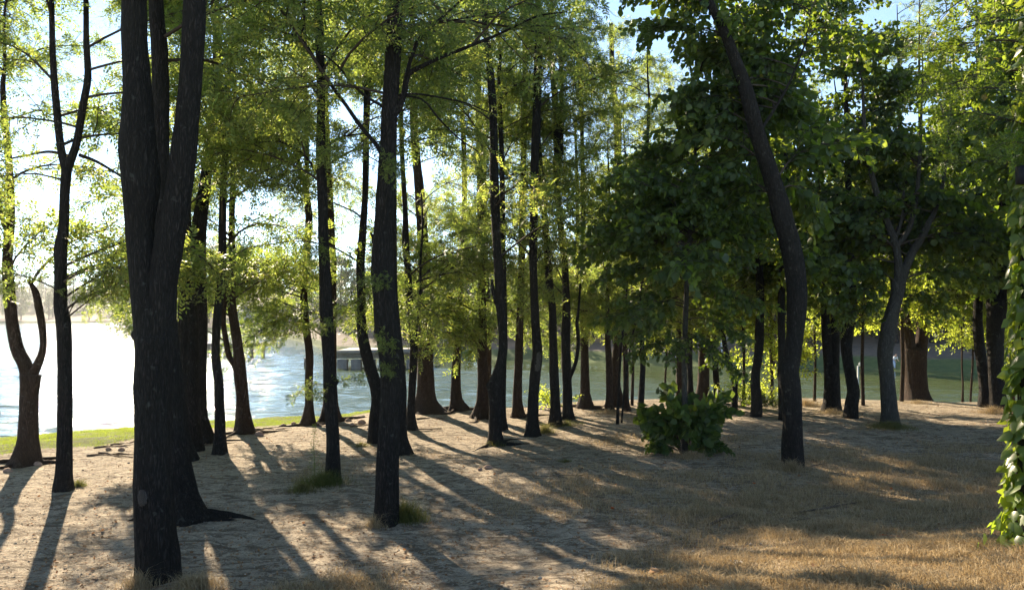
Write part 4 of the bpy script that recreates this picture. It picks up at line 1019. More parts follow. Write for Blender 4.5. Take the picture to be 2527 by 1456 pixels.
def sunlit_shrubs():
    rng = np.random.default_rng(15)
    for lab, x, y, r, n, kind, s in [('sunlit yellow green shrub by the water behind the bowed trunk', 1850, 1000, .55, 26, 'young', (.55, .85)),
                                 ('low dark leaved shrub beside the wavy trunk near the sunlit shrub', 1905, 1012, .4, 12, 'broad', (.25, .4)),
                                 ('thin bright shoots rising behind the trunk with the side stem', 1375, 1022, .25, 9, 'young', (.6, .9))]:
        B = on_ground(x, y)
        t = thing('shrub', lab, 'shrub', B)
        for k in range(n):
            az = rng.uniform(0, 2 * PI); rr_ = r * math.sqrt(rng.random())
            p = B + Vector((math.cos(az) * rr_, math.sin(az) * rr_, .02))
            inst_bough(t, B, p, az, rng.uniform(.5, 1.3), rng.uniform(*s), kind, rng)
    # young trees along the water with bright foliage
    YT = [('bright leaved tree on the bank between the maple and the low forked tree', [(2225, 990, 10), (2228, 900, 9), (2226, 780, 8), (2230, 620, 6)], 2.6, 8.5, 46, (1.0, 1.5)),
          ('bright leaved tree on the bank behind the wavy trunk', [(2130, 1000, 9), (2128, 900, 8), (2130, 780, 7), (2132, 620, 5)], 2.5, 7.5, 40, (1.0, 1.4)),
          ('bright leaved tree on the bank behind the linden and wavy trunk', [(1835, 1002, 8), (1836, 900, 7), (1834, 780, 7), (1838, 620, 5)], 2.3, 7.0, 40, (1.0, 1.4)),
          ('bright leaved tree behind the burly trunk by the water', [(1560, 1000, 8), (1562, 900, 7), (1560, 780, 7), (1562, 620, 5)], 2.4, 7.0, 36, (.9, 1.3)),
          ('young bright leaved tree hanging over the water left of the linden', [(1640, 985, 6), (1642, 930, 5), (1645, 880, 5), (1648, 820, 4), (1650, 740, 3)], 1.8, 4.2, 30, (.7, 1.0)),
          ('slender sapling with layered sunlit leaves on the bank', [(2375, 992, 6), (2376, 950, 4), (2374, 902, 4), (2374, 850, 4), (2373, 800, 3)], 1.75, 3.0, 20, (.35, .6)),
          ('bright leaved young tree with thin red trunk behind the leaning tree', [(1903, 1000, 9), (1905, 940, 9), (1903, 870, 8), (1903, 800, 7), (1900, 700, 5)], 1.2, 5.0, 46, (.9, 1.2)),
          ('bright leaved young tree between the low forked tree and the dark pair', [(2395, 985, 5), (2400, 900, 5), (2402, 820, 5), (2405, 740, 4)], 2.0, 5.0, 36, (1.0, 1.4)),
          ('bright leaved young tree at the bank right of the dark pair', [(2500, 985, 8), (2500, 900, 7), (2502, 800, 6), (2505, 700, 5)], .8, 6.0, 40, (.8, 1.2)),
          ('bright leaved young tree behind the close set double trunk', [(2010, 990, 7), (2012, 900, 6), (2010, 820, 6), (2012, 740, 5)], 1.9, 5.2, 30, (.8, 1.1))]
    for lab, pts, zl, H, nb, sc in YT:
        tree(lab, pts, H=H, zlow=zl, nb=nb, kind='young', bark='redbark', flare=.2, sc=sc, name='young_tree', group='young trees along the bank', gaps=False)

def near_boughs():
    """trees whose trunks stand at or outside the frame edges; their boughs reach in"""
    rng = np.random.default_rng(25)
    # ivy clad trunk at right edge
    B = on_ground(2560, 1352)
    t = thing('ivy_tree', 'ivy covered trunk at the right edge of the picture', 'tree', B)
    D = B.y
    P, r = px_path([(2560, 1352, 96), (2562, 1200, 84), (2563, 1000, 80), (2566, 800, 78), (2570, 600, 76), (2574, 400, 72), (2578, 150, 68), (2582, -100, 60), (2582, -400, 50)], D)
    P[0][2] -= .1
    Pr, rr = resample(P, r, .08)
    mb = MB(); mb.tube(Pr - np.array(B), rr, 26, noise=.15, seed=3, flare=.2, fh=.2); mb.build('trunk', M['bark'], t, True)
    V, T = [], []
    SV, L = MB(), 0
    n = 2600
    for k in range(n):
        i = int(rng.random() * (len(Pr) * .97)); a = rng.uniform(0, 2 * PI)
        rad = rr[i] * rng.uniform(1.0, 1.65) + .015
        h = Pr[i][2] - B.z
        if h < .35: rad *= 1 + (.35 - h) * 2.2 * rng.random()
        out = np.array([math.cos(a), math.sin(a), 0])
        p = Pr[i] - np.array(B) + out * rad + np.array([0, 0, rng.uniform(-.04, .04)])
        d = unit(np.array([0, 0, -1.0]) + out * rng.uniform(.1, .9) + rng.normal(0, .35, 3))
        Ls = rng.uniform(.07, .15)
        heart(p, d, unit(out + rng.normal(0, .3, 3)), Ls, Ls * rng.uniform(.85, 1.05), V, T)
    link('ivy', mesh_from('ivy', np.array(V), np.array(T), M['ivy_leaf']), t)['kind'] = 'stuff'
    for k in range(5):
        a0 = rng.uniform(0, 6.28); Q = []
        for i in range(0, len(Pr), 3):
            a = a0 + .5 * math.sin(i * .07 + k); Q.append(Pr[i] - np.array(B) + np.array([math.cos(a), math.sin(a), 0]) * rr[i] * 1.08)
        m = MB(); m.tube(Q, [.008] * len(Q), 5); m.build('ivy_stem', M['twig'], t, True)
    # ash boughs of that tree reaching over the right upper corner
    for (x, y, az, pi_, s) in [(2574, 330, 3.0, .25, .7), (2574, 250, 3.5, .1, .7), (2575, 180, 2.7, .2, .75), (2576, 120, 3.3, .2, .8), (2572, 420, 3.2, .1, .6), (2578, 60, 3.0, .0, .8), (2578, -20, 3.3, -.2, .9), (2572, 380, 3.9, .2, .6)]:
        inst_bough(t, B, at(x, y, D), az, pi_, s * .85, 'ash', rng)
    # small dark box fixed to the ivy trunk
    bx_ = MB(); c = at(2524, 432, D - .12) - B; bx_.box(c, (.07, .10, .16)); bx_.box(c + Vector((0, -.055, .0)), (.05, .012, .12))
    o = bx_.build('dark_box', Nodes('black_plastic').principled((.012, .013, .02), .5), None, False, B)
    tag(o, 'small dark box fixed to the ivy covered trunk at the frame edge', 'box')
    # tree outside the frame, left and above the camera
    for lab, pos, H, boughs, kind, bark in [
        ('tree just outside the left of the frame, leaves dangling at the top', (-4.1, 3.5), 10, [(4.95, .08, -.05, .95), (4.85, -.12, -.12, .9), (5.1, .3, -.12, 1.0), (5.4, -.3, .0, .9), (5.6, .1, -.2, 1.2), (5.9, .6, 0, 1.2), (6.3, 2.2, .1, 1.2), (6.8, 3.6, .1, 1.2), (7.3, 5.0, .2, 1.1)], 'young', 'bark')]:
        z0 = float(ground_z(*pos)); B = Vector((pos[0], pos[1], z0))
        t = thing('tree', lab, 'tree', B)
        P = np.array([[0, 0, -.1], [.05, 0, 1.5], [-.05, .1, 3.5], [.05, .05, 6], [.1, 0, 8], [.1, 0, H]]); Pr, rr = resample(P, [.2, .17, .15, .12, .07, .02], .15)
        m = MB(); m.tube(Pr, rr, 18, noise=.15, flare=.4); m.build('trunk', M[bark], t, True)
        for (z, az, pi_, s) in boughs:
            i = int(np.argmin(np.abs(Pr[:, 2] + z0 - z)))
            inst_bough(t, B, Pr[i] + np.array(B), az, pi_, s * 1.3, kind, rng)

def far_wood():
    """trees across the lake: shared trunk and crown meshes"""
    rng = np.random.default_rng(31)
    kinds = []
    for k in range(5):
        H = 9.0; m = MB(); m.tube([[0, 0, -.4], [.1, 0, 2], [0, .1, 5], [.1, 0, H * .9]], [.22, .17, .12, .04], 7, noise=.1)
        for q in range(6):
            z = rng.uniform(2.5, 6.5); a = rng.uniform(0, 6.28); L = rng.uniform(1.3, 2.4)
            m.tube([[0, 0, z], [math.cos(a) * L * .5, math.sin(a) * L * .5, z + .7], [math.cos(a) * L, math.sin(a) * L, z + 1.1]], [.07, .05, .02], 4)
        tm = m.mesh('trunk', M['bark'])
        V, Q = [], []
        cl = []
        for q in range(46):
            f = rng.random(); z = 1.6 + f * (H - 1.4); rmax = 2.5 * math.sin(PI * min(1, (.18 + .82 * f))) ** .6 * (1 if k != 4 else .55)
            a = rng.uniform(0, 6.28); rr_ = rmax * math.sqrt(rng.random()); cl.append((rr_ * math.cos(a), rr_ * math.sin(a), z, rng.uniform(.45, .85)))
        for (x, y, z, s) in cl:
            for _ in range(75):
                d = unit(rng.normal(0, 1, 3)); p = np.array([x, y, z]) + d * s * rng.random() ** .4 * np.array([1, 1, .7])
                leaflet(p, unit(rng.normal(0, 1, 3) + d), unit(rng.normal(0, 1, 3)), rng.uniform(.16, .3), rng.uniform(.10, .18), V, Q)
        kinds.append((tm, mesh_from('crown', np.array(V), np.array(Q), M['far_leaf'])))
    def put(px, e, s, label, group, k=None):
        p = far_point(px, e); k = int(rng.integers(len(kinds))) if k is None else k
        t = thing('far_tree', label, 'tree', p - Vector((0, 0, .1)), group)
        t.rotation_euler = (0, 0, rng.uniform(0, 6.28)); t.scale = (s * rng.uniform(.9, 1.15),) * 2 + (s,)
        link('trunk', kinds[k][0], t); link('crown', kinds[k][1], t)
    for k in range(170):
        px = 1040 + (2750 - 1040) * ((k * .618) % 1); row = k % 4
        put(px, [11, 17, 26, 38][row] + rng.uniform(-2, 4) + (3 if px > 1800 else 0), rng.uniform(.95, 1.5) * float(np.interp(px, [1400, 1900], [.62, 1.0])), ['leafy tree in the front row of the wooded slope across the lake', 'leafy tree in the second row of the wooded slope across the lake', 'leafy tree half way up the wooded slope across the lake', 'leafy tree high on the wooded slope across the lake'][row], 'wooded slope across the lake')
    for k in range(40):
        px = 640 + 420 * ((k * .618) % 1)
        put(px, 8 + rng.uniform(0, 60) ** 1.0, rng.uniform(.6, 1.0), 'hazy green tree on the middle shore behind the pier', 'trees behind the pier')
    for k in range(100):
        px = -250 + 900 * ((k * .618) % 1)
        put(px, 20 + rng.uniform(0, 180), rng.uniform(1.1, 2.2), 'pale distant tree on the far hill across the bright water', 'trees on the far hill')
# ------------------------------------------------------------------ shore structures, people, small things
def simple(name, col, rough=.8, nscale=6, var=.25):
    N = Nodes(name); n = N.noise(N.coord(), nscale, 5, .65)
    return N.principled(N.ramp(n, [(.3, tuple(c * (1 - var) for c in col)), (.7, tuple(min(1, c * (1 + var)) for c in col))]), rough, N.bump(n, .4, .02))

def shore_things():
    conc = simple('weathered_concrete', (.15, .145, .135)); wood = simple('grey_timber', (.14, .125, .11)); white = simple('white_paint', (.5, .5, .48), .6, 3, .08)
    def on_water(px, py, z=WATER):      # pixel (2527 wide) -> point at height z
        r = ray(px, py); t = (z - EYE) / r.z
        return Vector((r.x * t, r.y * t, z))
    # long low pier at the left
    A = on_water(430, 879); Bp = on_water(668, 879)
    c = (A + Bp) / 2; L = (Bp - A).length
    t = thing('pier', 'long low timber pier on dark piles in the open lake', 'pier', Vector((c.x, c.y, WATER)))
    zt = float(at(600, 850, c.y).z) - WATER
    m = MB(); m.box((0, 0, zt), (L, 2.0, .28)); m.build('deck', wood, t)
    for k in range(9):
        m = MB(); x = -L / 2 + L * (k + .5) / 9
        m.tube([[x, -.6, -2.5], [x, -.6, zt]], [.17, .16], 8); m.build('pile', wood, t)
    for x, y0, y1, lab in ((557, 850, 876, 'short dark mooring post left of the two stem tree'), (755, 884, 905, 'short grey mooring post in the water left of the knobbly trunk')):
        p = on_water(x, y1); h = (y1 - y0) / FPX * p.y
        m = MB(); m.tube([[0, 0, -2], [0, 0, h * .5], [.02, 0, h]], [.15, .145, .14], 10); m.box((0.02, 0, h), (.34, .34, .05))
        tag(m.build('mooring_post', wood, None, True, p), lab, 'post')
    # concrete jetty
    A = on_water(828, 908); Bp = on_water(1035, 908); c = (A + Bp) / 2; L = (Bp - A).length
    zt = float(at(950, 868, c.y).z) - WATER
    t = thing('jetty', 'grey concrete jetty on square pillars behind the centre trunks', 'jetty', Vector((c.x, c.y, WATER)))
    m = MB(); m.box((0, 2, zt), (L, 5.0, .16)); m.box((0, 2.1, zt - .26), (L - .1, 4.3, .34)); m.build('deck', conc, t)
    for k in range(6):
        x = -L / 2 + .5 + (L - 1) * k / 5
        m = MB(); m.box((x, -.1, zt / 2 - 1.2), (.62, .6, zt + 1.4)); m.build('pillar', conc, t)
    # pavilion with white columns
    p = far_point(1130, 5.0)
    t = thing('pavilion', 'small pavilion with white window posts on a stone base across the lake', 'building', p); t.scale = (.55, .55, .62)
    st = simple('rubble_stone', (.24, .21, .18), .9, 9, .5)
    m = MB(); m.box((.6, 1.5, .35), (5.6, 4, 1.5)); m.build('stone_base', st, t)
    m = MB(); m.box((.6, 3.4, 2.2), (5.4, .2, 2.4)); m.box((3.0, 1.5, 2.2), (.7, 3.7, 2.4)); m.box((-2.0, 1.5, 2.2), (.3, 3.7, 2.4)); m.build('wall', white, t)
    for x in (-1.7, -.6, .4, 1.4, 2.3):
        m = MB(); m.box((x, -.38, 2.15), (.16, .16, 2.1)); m.build('column', white, t)
    glass = Nodes('dark_glass').principled((.04, .06, .06), .08, None, .5)
    for x in (-1.15, -.1, .9, 1.85):
        m = MB(); m.box((x, -.3, 2.15), (.84, .03, 1.9)); f = m.build('window', glass, t)
    m = MB(); m.box((.6, 1.5, 3.45), (6.6, 5, .22)); m.box((.6, 1.5, 3.66), (6.2, 4.6, .16)); m.build('roof', simple('roof_tile', (.17, .14, .13)), t)
    # distant houses at the left, behind the pier
    for lab, px, e, w, h, colw, colr in (('pale house with blue grey roof among trees behind the pier', 655, 8, 8, 3.4, (.3, .3, .3), (.12, .17, .24)), ('pinkish long house behind the leafy overhang, across the lake', 712, 14, 11, 4, (.34, .29, .28), (.3, .25, .25))):
        p = far_point(px, e); t = thing('house', lab, 'house', p)
        W = simple('render_wall', colw, .8, 2, .08)
        m = MB(); m.box((0, 0, h / 2 - .5), (w, 8, h + 1)); m.build('wall', W, t)
        V = [[-w / 2 - .5, -4.5, h], [w / 2 + .5, -4.5, h], [w / 2 + .5, 4.5, h], [-w / 2 - .5, 4.5, h], [-w / 2 + 1.5, 0, h + 2.3], [w / 2 - 1.5, 0, h + 2.3]]
        link('roof', mesh_from('roof', V, [np.array([[0, 1, 5, 4], [2, 3, 4, 5]]), np.array([[1, 2, 5], [3, 0, 4]])], simple('roofing', colr)), t)
        for k in range(5):
            for zz in (1.2, 3.6):
                m = MB(); m.box((-w / 2 + w * (k + .5) / 5, -4.02, zz), (1.1, .08, 1.3)); m.build('window', glass, t)
    # retaining wall on the far slope
    p = far_point(1790, 9.5)
    m = MB(); m.box((0, 0, .9), (5.5, .5, 2.4)); m.box((0, 0, 2.15), (5.7, .62, .12))
    tag(m.build('retaining_wall', conc, None, False, p), 'grey retaining wall on the slope across the lake behind the linden', 'wall')
    # white post
    p = on_water(2118, 962); h = (962 - 903) / FPX * p.y
    t = thing('white_post', 'white post with a small round knob standing in the green shallows', 'post', p)
    m = MB(); m.tube([[0, 0, -1.5], [0, 0, h]], [.042, .038], 10); m.build('pole', white, t, True)
    m = MB(); m.tube([[.05, 0, h - .02], [.09, 0, h + .03], [.09, 0, h + .12], [.09, 0, h + .16]], [.02, .05, .05, .015], 8); m.build('knob', white, t, True)

def skin_obj(name, verts, edges, rad, mat, parent, root=0):
    me = bpy.data.meshes.new(name); me.from_pydata(verts, edges, []); o = link(name, me, parent)
    md = o.modifiers.new('skin', 'SKIN'); md.use_smooth_shade = True
    for v, r in zip(me.skin_vertices[0].data, rad): v.radius = (r, r); v.use_root = False
    me.skin_vertices[0].data[root].use_root = True
    sb = o.modifiers.new('sub', 'SUBSURF'); sb.levels = 1; sb.render_levels = 1
    me.materials.append(mat); return o

def people():
    skin = Nodes('skin').principled((.45, .27, .19), .6)
    hairm = Nodes('hair').principled((.03, .02, .015), .6)
    def person(loc, label, H, shirt, trouser, pose, rz):
        t = thing('person', label, 'person', loc, None); t.rotation_euler = (0, 0, rz); t.scale = (H / 1.7,) * 3
        if pose == 'stand':
            hip = (0, 0, .92); L = [(-.1, 0, .9), (-.12, .02, .5), (-.13, 0, .08), (-.13, -.14, .03)]; Rr = [(.1, 0, .9), (.14, -.06, .5), (.17, .04, .08), (.17, -.1, .03)]
            sh = 1.42; lean = 0
        elif pose == 'bend':
            hip = (0, .15, .88); L = [(-.1, .13, .86), (-.12, .08, .48), (-.13, .1, .08), (-.13, -.04, .03)]; Rr = [(.1, .13, .86), (.13, .05, .48), (.16, .1, .08), (.16, -.04, .03)]
            sh = 1.25; lean = -.32
        else:
            hip = (0, .1, .30); L = [(-.1, .05, .30), (-.15, -.32, .42), (-.15, -.30, .06), (-.15, -.42, .03)]; Rr = [(.1, .05, .30), (.17, -.3, .40), (.18, -.36, .06), (.18, -.48, .03)]
            sh = .82; lean = -.12
        s = (0, hip[1] + lean * .9, sh); nk = (0, s[1] + lean * .15, sh + .1); hd = (0, nk[1] - .03, sh + .2); ht = (0, nk[1] - .02, sh + .31)
        aL = [(-.19, s[1], sh - .02), (-.25, s[1] + .0, sh - .3), (-.22, s[1] - .16, sh - .5), (-.21, s[1] - .22, sh - .58)]
        aR = [(.19, s[1], sh - .02), (.26, s[1] - .02, sh - .3), (.2, s[1] - .2, sh - .46), (.18, s[1] - .27, sh - .5)]
        V = [hip, ((hip[0] + s[0]) / 2, (hip[1] + s[1]) / 2, (hip[2] + s[2]) / 2), s, nk, hd, ht] + L + Rr + aL + aR
        E = [(0, 1), (1, 2), (2, 3), (3, 4), (4, 5), (0, 6), (6, 7), (7, 8), (8, 9), (0, 10), (10, 11), (11, 12), (12, 13), (2, 14), (14, 15), (15, 16), (16, 17), (2, 18), (18, 19), (19, 20), (20, 21)]
        rad = [.13, .12, .12, .05, .10, .08] + [.085, .055, .04, .035] * 2 + [.05, .042, .032, .03] * 2
        skin_obj('body', V, E, rad, skin, t)
        skin_obj('shirt', [V[0], V[1], V[2], V[14], V[15], V[18], V[19]], [(0, 1), (1, 2), (2, 3), (3, 4), (2, 5), (5, 6)], [.15, .145, .14, .065, .055, .065, .055], shirt, t)
        skin_obj('trousers', [V[0], V[6], V[7], V[8], V[10], V[11], V[12]], [(0, 1), (1, 2), (2, 3), (0, 4), (4, 5), (5, 6)], [.145, .1, .07, .05, .1, .07, .05], trouser, t)
        skin_obj('hair', [(hd[0], hd[1] + .02, hd[2] + .03), (ht[0], ht[1] + .02, ht[2] + .01)], [(0, 1)], [.11, .09], hairm, t)
    blue = Nodes('navy_cloth').principled((.03, .045, .12), .8); lblue = Nodes('light_blue_cloth').principled((.38, .5, .75), .8)
    lil = Nodes('lilac_cloth').principled((.42, .38, .55), .8); wht = Nodes('white_cloth').principled((.7, .72, .76), .8)
    dark = Nodes('dark_cloth').principled((.05, .05, .06), .8)
    person(far_point(1707, .8), 'person in dark blue clothes standing at the water across the lake', 1.05, blue, blue, 'stand', .4)
    person(far_point(1715.5, .7), 'person in lilac top sitting beside the one in dark blue', 1.05, lil, dark, 'sit', -.2)
    person(far_point(1832, 2.4), 'person in light blue walking on the bank behind the bowed trunk', 1.05, lblue, wht, 'stand', 1.3)
    person(far_point(2269, .5), 'person in white and blue bending at the water beside the maple trunk', 1.1, wht, lblue, 'bend', .5)

def small_things():
    rng = np.random.default_rng(41)
    # tufts: (x, y, spread m, n, height, mat, label)
    for (x, y, sx, n, h, mat, lab) in [(800, 1195, .50, 2300, .15, 'mixed_grass', 'green grass tuft around the knobbly trunk left of centre'),
        (745, 1212, .28, 800, .12, 'mixed_grass', 'smaller green tuft trailing left of the knobbly trunk'), (1000, 1285, .36, 1500, .20, 'mixed_grass', 'dry olive grass tuft right of the centre tree foot'),
        (925, 1300, .22, 500, .12, 'dry_grass', 'dry straw tuft left of the centre tree foot'), (480, 1452, .45, 1500, .10, 'dry_grass', 'dry grass tuft right of the massive tree foot'),
        (345, 1450, .28, 700, .12, 'dry_grass', 'pale dry grass tuft left of the massive tree foot'), (195, 1200, .18, 500, .08, 'mixed_grass', 'little green tuft right of the slim Y tree foot'),
        (1225, 1100, .30, 700, .09, 'mixed_grass', 'low grass around the kinked trunk foot'), (1345, 1068, .35, 1100, .16, 'mixed_grass', 'grass tuft right of the lichen patched trunk'),
        (1400, 1050, .5, 900, .10, 'mixed_grass', 'grass around the trunk with the curved side stem'), (1585, 1035, .55, 900, .09, 'dry_grass', 'dry grass mound by the lone slender trunk'),
        (2200, 1055, .75, 3000, .10, 'mixed_grass', 'green grass mound around the maple foot'), (1955, 1160, .4, 1300, .12, 'dry_grass', 'dry grass around the leaning tree foot'),
        (2050, 1020, .6, 1200, .10, 'dry_grass', 'dry grass around the close set double trunk'), (2265, 995, .6, 900, .08, 'dry_grass', 'yellow dry grass around the low forked tree'),
        (2450, 1020, .6, 1400, .14, 'dry_grass', 'dry grass around the dark pair of trunks'), (1500, 1020, .8, 1200, .09, 'dry_grass', 'yellow grass by the burly trunk'),
        (1700, 1130, .55, 1600, .09, 'dry_grass', 'dry grass under the linden suckers'), (890, 1100, .3, 500, .07, 'mixed_grass', 'low green grass left of the S curved trunk'), (1395, 1140, .22, 350, .05, 'mixed_grass', 'small green patch on the open soil'),
        (1990, 1000, .8, 1400, .14, 'dry_grass', 'dry grass clump on the bank behind the leaning tree')]:
        B = on_ground(x, y); m = int(n * .9); h = h * 2.0
        a = rng.uniform(0, 6.28, m); r = sx * np.abs(rng.normal(0, .5, m))
        px, py = B.x + r * np.cos(a), B.y + r * np.sin(a) * .8
        pos = np.stack([px, py, ground_z(px, py) - .004], -1)
        hh = h * np.clip(1.25 - r / (sx * 1.6), .3, 1.2) * rng.uniform(.4, 1.1, m)
        V, F = blades(pos, hh, .005, 1.0, int(x))
        tag(link('grass_tuft', mesh_from('grass_tuft', V, F, M[mat])), lab, None, None, 'stuff')
    # taller seed stalks in the dry slope
    n = 900; y = rng.uniform(5.6, 14, n); x = rng.uniform(0, 1, n) * .74 * y; k = grass_amount(x, y) > .6; x, y = x[k], y[k]
    V, F = blades(np.stack([x, y, ground_z(x, y)], -1), np.full(len(x), .17), .0028, .5, 8)
    tag(link('grass_stalks', mesh_from('grass_stalks', V, F, M['dry_grass'])), 'taller dry seed stalks poking from the slope', None, None, 'stuff')
    # tall weed
    B = on_ground(775, 1180); t = thing('tall_weed', 'tall wispy green weed left of the knobbly trunk', 'plant', B)
    m = MB(); P = [[0, 0, 0], [.01, 0, .3], [-.015, 0, .6], [.01, .02, .95]]; m.tube(P, [.006, .005, .004, .002], 4); m.build('stem', simple('green_stem', (.12, .16, .05)), t)
    V, Q = [], []
    for q in range(420):
        z = rng.uniform(.12, .98); a = rng.uniform(0, 6.28); w = .16 * (1.1 - z); rr_ = w * rng.random()
        leaflet(np.array([math.cos(a) * rr_, math.sin(a) * rr_, z]), unit(np.array([math.cos(a), math.sin(a), .8])), unit(rng.normal(0, 1, 3)), .035, .007, V, Q)
    link('foliage', mesh_from('foliage', np.array(V), np.array(Q), M['green_grass']), t)
    # little sprouting shoots on the knobbly trunk
    # fallen sticks
    wd = simple('dead_wood', (.10, .075, .055), .9, 14, .4)
    for pts, r, lab in [([(1748, 1298), (1790, 1283), (1830, 1277), (1868, 1274)], .022, 'dark crooked stick lying in dry grass right of the open soil'),
        ([(1878, 1304), (1920, 1300), (1960, 1290), (2000, 1280)], .014, 'thin dark twig below the longer branch in the grass'),
        ([(1960, 1268), (2020, 1262), (2080, 1250), (2130, 1240)], .016, 'long thin branch lying on the shaded dry slope'),
        ([(2208, 1341), (2240, 1332), (2262, 1327)], .008, 'short thin twig right of the red leaf clump'),
        ([(1990, 1436), (2040, 1428), (2085, 1415)], .018, 'bark covered stick in the sunlit foreground grass'),
        ([(2000, 1150), (2040, 1146)], .01, 'little stick on the soil right of the leaning tree'),
        ([(905, 1060), (960, 1056), (1030, 1062), (1090, 1058)], .02, 'exposed root line running across the bank by the stout trunk'),
        ([(1380, 1172), (1420, 1176), (1450, 1172)], .008, 'thin twig on the open soil at centre')]:
        W = [on_ground(*p) for p in pts]; B = W[0]
        P = [list(p - B + Vector((0, rng.normal(0, .01), r * .8 + (.02 if i in (1, 2) else 0)))) for i, p in enumerate(W)]
        Pr, rr = resample(P, np.linspace(r, r * .55, len(P)), .05)
        m = MB(); m.tube(Pr, rr, 7, noise=.35, seed=int(pts[0][0])); i = len(Pr) // 2
        m.tube([Pr[i], Pr[i] + np.array([.05, .04, .03]), Pr[i] + np.array([.12, .05, .05])], [r * .5, r * .35, r * .2], 5)
        tag(m.build('fallen_stick', wd, None, True, B), lab, 'stick', 'sticks lying about')
    # curled leaves
    def leaf(x, y, L, mat, lab, group):
        B = on_ground(x, y); V, T = [], []
        for q in range(1 if L < .1 else 3):
            heart(np.array([rng.normal(0, L * .3), rng.normal(0, L * .3), .015]), unit(rng.normal(0, 1, 3) * np.array([1, 1, .25])), unit(np.array([0, 0, 1]) + rng.normal(0, .5, 3)), L, L * .8, V, T)
        V = np.array(V); V[:, 2] = np.abs(V[:, 2]) + .02
        tag(link('fallen_leaf', mesh_from('fallen_leaf', V, np.array(T), mat), None, B), lab, 'leaf', group)
    for x, y, L, lab in [(1383, 1448, .07, 'orange leaf at the bottom edge on the soil'), (1730, 1447, .07, 'orange red leaf at the bottom edge in the grass'), (2186, 1328, .11, 'clump of dark red leaves in the dry grass'),
                      (1512, 1258, .08, 'orange leaf pair on the open soil'), (2262, 1090, .07, 'small orange leaf on the shaded slope near the maple'), (2205, 1210, .05, 'orange leaf on the slope below the maple'),
                      (1860, 1196, .06, 'orange leaves left of the leaning tree foot'), (2136, 1140, .05, 'tiny orange leaf right of the leaning tree'), (1820, 1293, .05, 'orange leaf beside the dark crooked stick')]:
        leaf(x, y, L, M['orange_leaf'], lab, 'orange fallen leaves')
    for x, y, L, lab in [(1365, 1408, .06, 'dark curled leaf standing on the soil'), (1240, 1392, .05, 'brown leaf on the shaded soil'), (1970, 1180, .09, 'brown curled leaf at the leaning tree foot'), (2050, 1340, .10, 'grey brown crumpled leaves on the shaded slope'), (1620, 1420, .10, 'large dry brown leaf in the foreground grass')]:
        leaf(x, y, L, M['dead_leaf'], lab, 'brown fallen leaves')
    paper = Nodes('litter_paper').principled((.7, .72, .74), .6)
    for x, y, s, lab in [(1817, 1393, .06, 'pale crumpled wrapper in the foreground grass'), (1703, 1440, .035, 'small white scrap near the bottom edge'), (1613, 1407, .03, 'white scrap beside the large dry leaf')]:
        B = on_ground(x, y); g = np.array([[i, j, rng.uniform(0, .4)] for i in range(4) for j in range(3)], float) * np.array([s / 1.5, s / 2, s]) + np.array([-s, -s / 2, .02])
        Q = [[a * 3 + b, a * 3 + b + 1, (a + 1) * 3 + b + 1, (a + 1) * 3 + b] for a in range(3) for b in range(2)]
        tag(link('litter', mesh_from('litter', g, Q, paper), None, B), lab, 'litter', 'white scraps of litter')
    st = simple('stone', (.30, .20, .15), .9, 20, .3)
    def stone(x, y, s, lab, grp):
        B = on_ground(x, y); m = MB()
        m.tube([[-s, 0, s * .2], [-s * .7, 0, s * .3], [-s * .1, .1 * s, s * .38], [s * .5, 0, s * .3], [s * .95, 0, s * .2]], [s * .1, s * .42, s * .55, s * .45, s * .12], 9, noise=.5, seed=int(x))
        tag(m.build('stone', st, None, True, B), lab, 'stone', grp)
    stone(1205, 1156, .085, 'reddish stone on the open soil in the middle', 'stones on the soil'); stone(1185, 1160, .05, 'smaller stone left of the reddish one', 'stones on the soil')
    for i, (x, y, s) in enumerate([(860, 1040, .10), (893, 1045, .12), (925, 1036, .1), (700, 1052, .09), (640, 1075, .12), (725, 1047, .08), (268, 1110, .07), (300, 1112, .08), (20, 1165, .1), (94, 1148, .09), (870, 1050, .08)]):
        stone(x, y, s, ['low reddish stone between the slim lakeside trunk and the S curved trunk', 'low reddish stone on the bank behind the knobbly trunk', 'low reddish stone at the foot of the S curved trunk, lake side', 'low stone near the slim lakeside trunk at the grass strip end', 'low stone by the roots of the two stem lakeside tree', 'small stone where the grass strip ends by the slim lakeside trunk', 'small stone right of the slim Y tree on the bank', 'second small stone right of the slim Y tree, by bare roots', 'stone left of the U forked tree at the frame edge', 'stone right of the U forked tree foot', 'little stone behind the knobbly trunk on the root strewn bank'][i], 'stones among the bank roots')
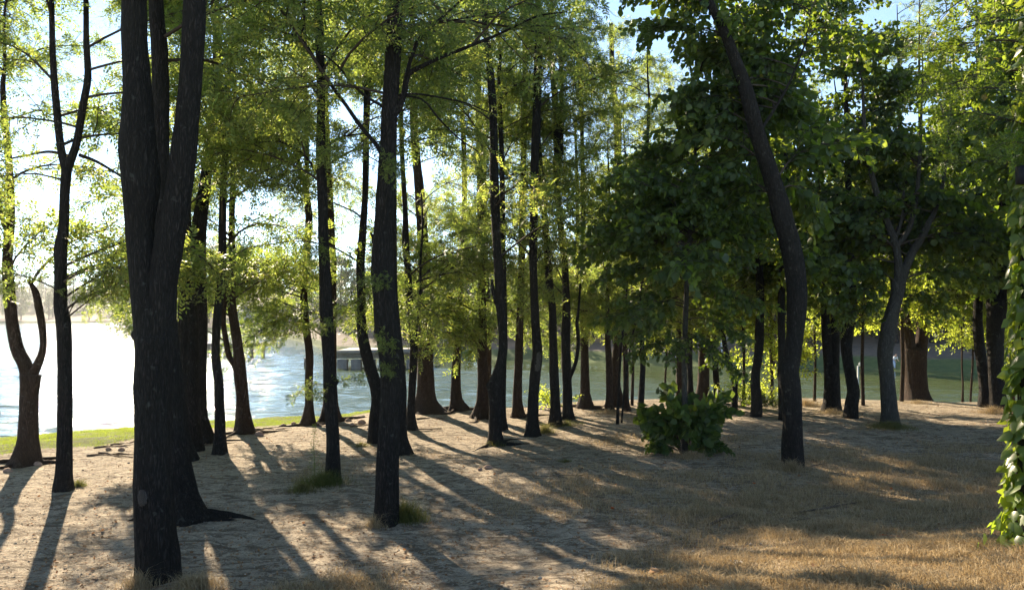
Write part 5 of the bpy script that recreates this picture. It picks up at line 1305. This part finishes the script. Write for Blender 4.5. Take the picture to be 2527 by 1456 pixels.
    # exposed surface roots on the left bank
    for iq, (x, y, L) in enumerate([(280, 1105, .9), (300, 1120, 1.0), (260, 1125, .8), (640, 1062, 1.1), (690, 1058, .9), (560, 1085, .8), (860, 1048, 1.0), (900, 1052, .8), (310, 1098, .7), (720, 1052, .7), (1080, 1035, 1.2), (530, 1100, .8)]):
        B = on_ground(x, y); a = rng.uniform(-.5, .5); p = np.array([B.x - L / 2, B.y]); P = []
        for q in range(10):
            P.append([p[0] - B.x, p[1] - B.y, float(ground_z(p[0], p[1])) - B.z + .012 * math.sin(q * 1.1) + .006]); a += rng.normal(0, .3); p = p + np.array([math.cos(a), math.sin(a)]) * L / 9
        m = MB(); m.tube(P, np.linspace(.026, .009, 10), 7, noise=.3, seed=int(x)); m.tube([P[4], [P[4][0] + .2, P[4][1] + .12, P[4][2] + .01], [P[4][0] + .4, P[4][1] + .15, P[4][2]]], [.02, .015, .006], 5)
        tag(m.build('surface_root', M['rootbark'], None, True, B), ['bare root on the bank between the slim Y tree and the massive tree', 'bare root below it, touching the massive tree', 'bare root right of the slim Y tree, nearest the camera', 'long bare root right of the two stem lakeside tree', 'bare root left of the slim lakeside trunk at the grass strip end', 'short bare root left of the two stem lakeside tree', 'long bare root left of the S curved trunk', 'short bare root touching the S curved trunk', 'small bare root beside the massive tree on the bank', 'small bare root at the slim lakeside trunk', 'long bare root right of the stout flared trunk', 'bare root left of the thin S bend trunk'][iq], 'root', 'bare roots on the bank')

# ------------------------------------------------------------------ build
build_ground(); build_water(); build_far()
build_grove(); outside_trees()
sunlit_shrubs(); suckers(); near_boughs(); far_wood()
shore_things(); people()
build_grass(); litter(); small_things()
HAZE = 0.0003
if HAZE > 0:
    m = bpy.data.materials.new('air'); m.use_nodes = True; nt = m.node_tree; nt.nodes.clear()
    oo = nt.nodes.new('ShaderNodeOutputMaterial'); pv = nt.nodes.new('ShaderNodeVolumePrincipled')
    pv.inputs['Color'].default_value = (.95, .97, 1, 1); pv.inputs['Density'].default_value = HAZE; pv.inputs['Anisotropy'].default_value = .3
    nt.links.new(pv.outputs[0], oo.inputs['Volume'])
    hz = MB(); hz.box((0, 500, 20), (2600, 1400, 60)); o = hz.build('haze', m); o['kind'] = 'stuff'
print('boughs', NB[0], 'objects', len(bpy.data.objects), 'tris', sum(sum(max(0, 1) for _ in ()) + len(me.loops) - 2 * len(me.polygons) for me in bpy.data.meshes))
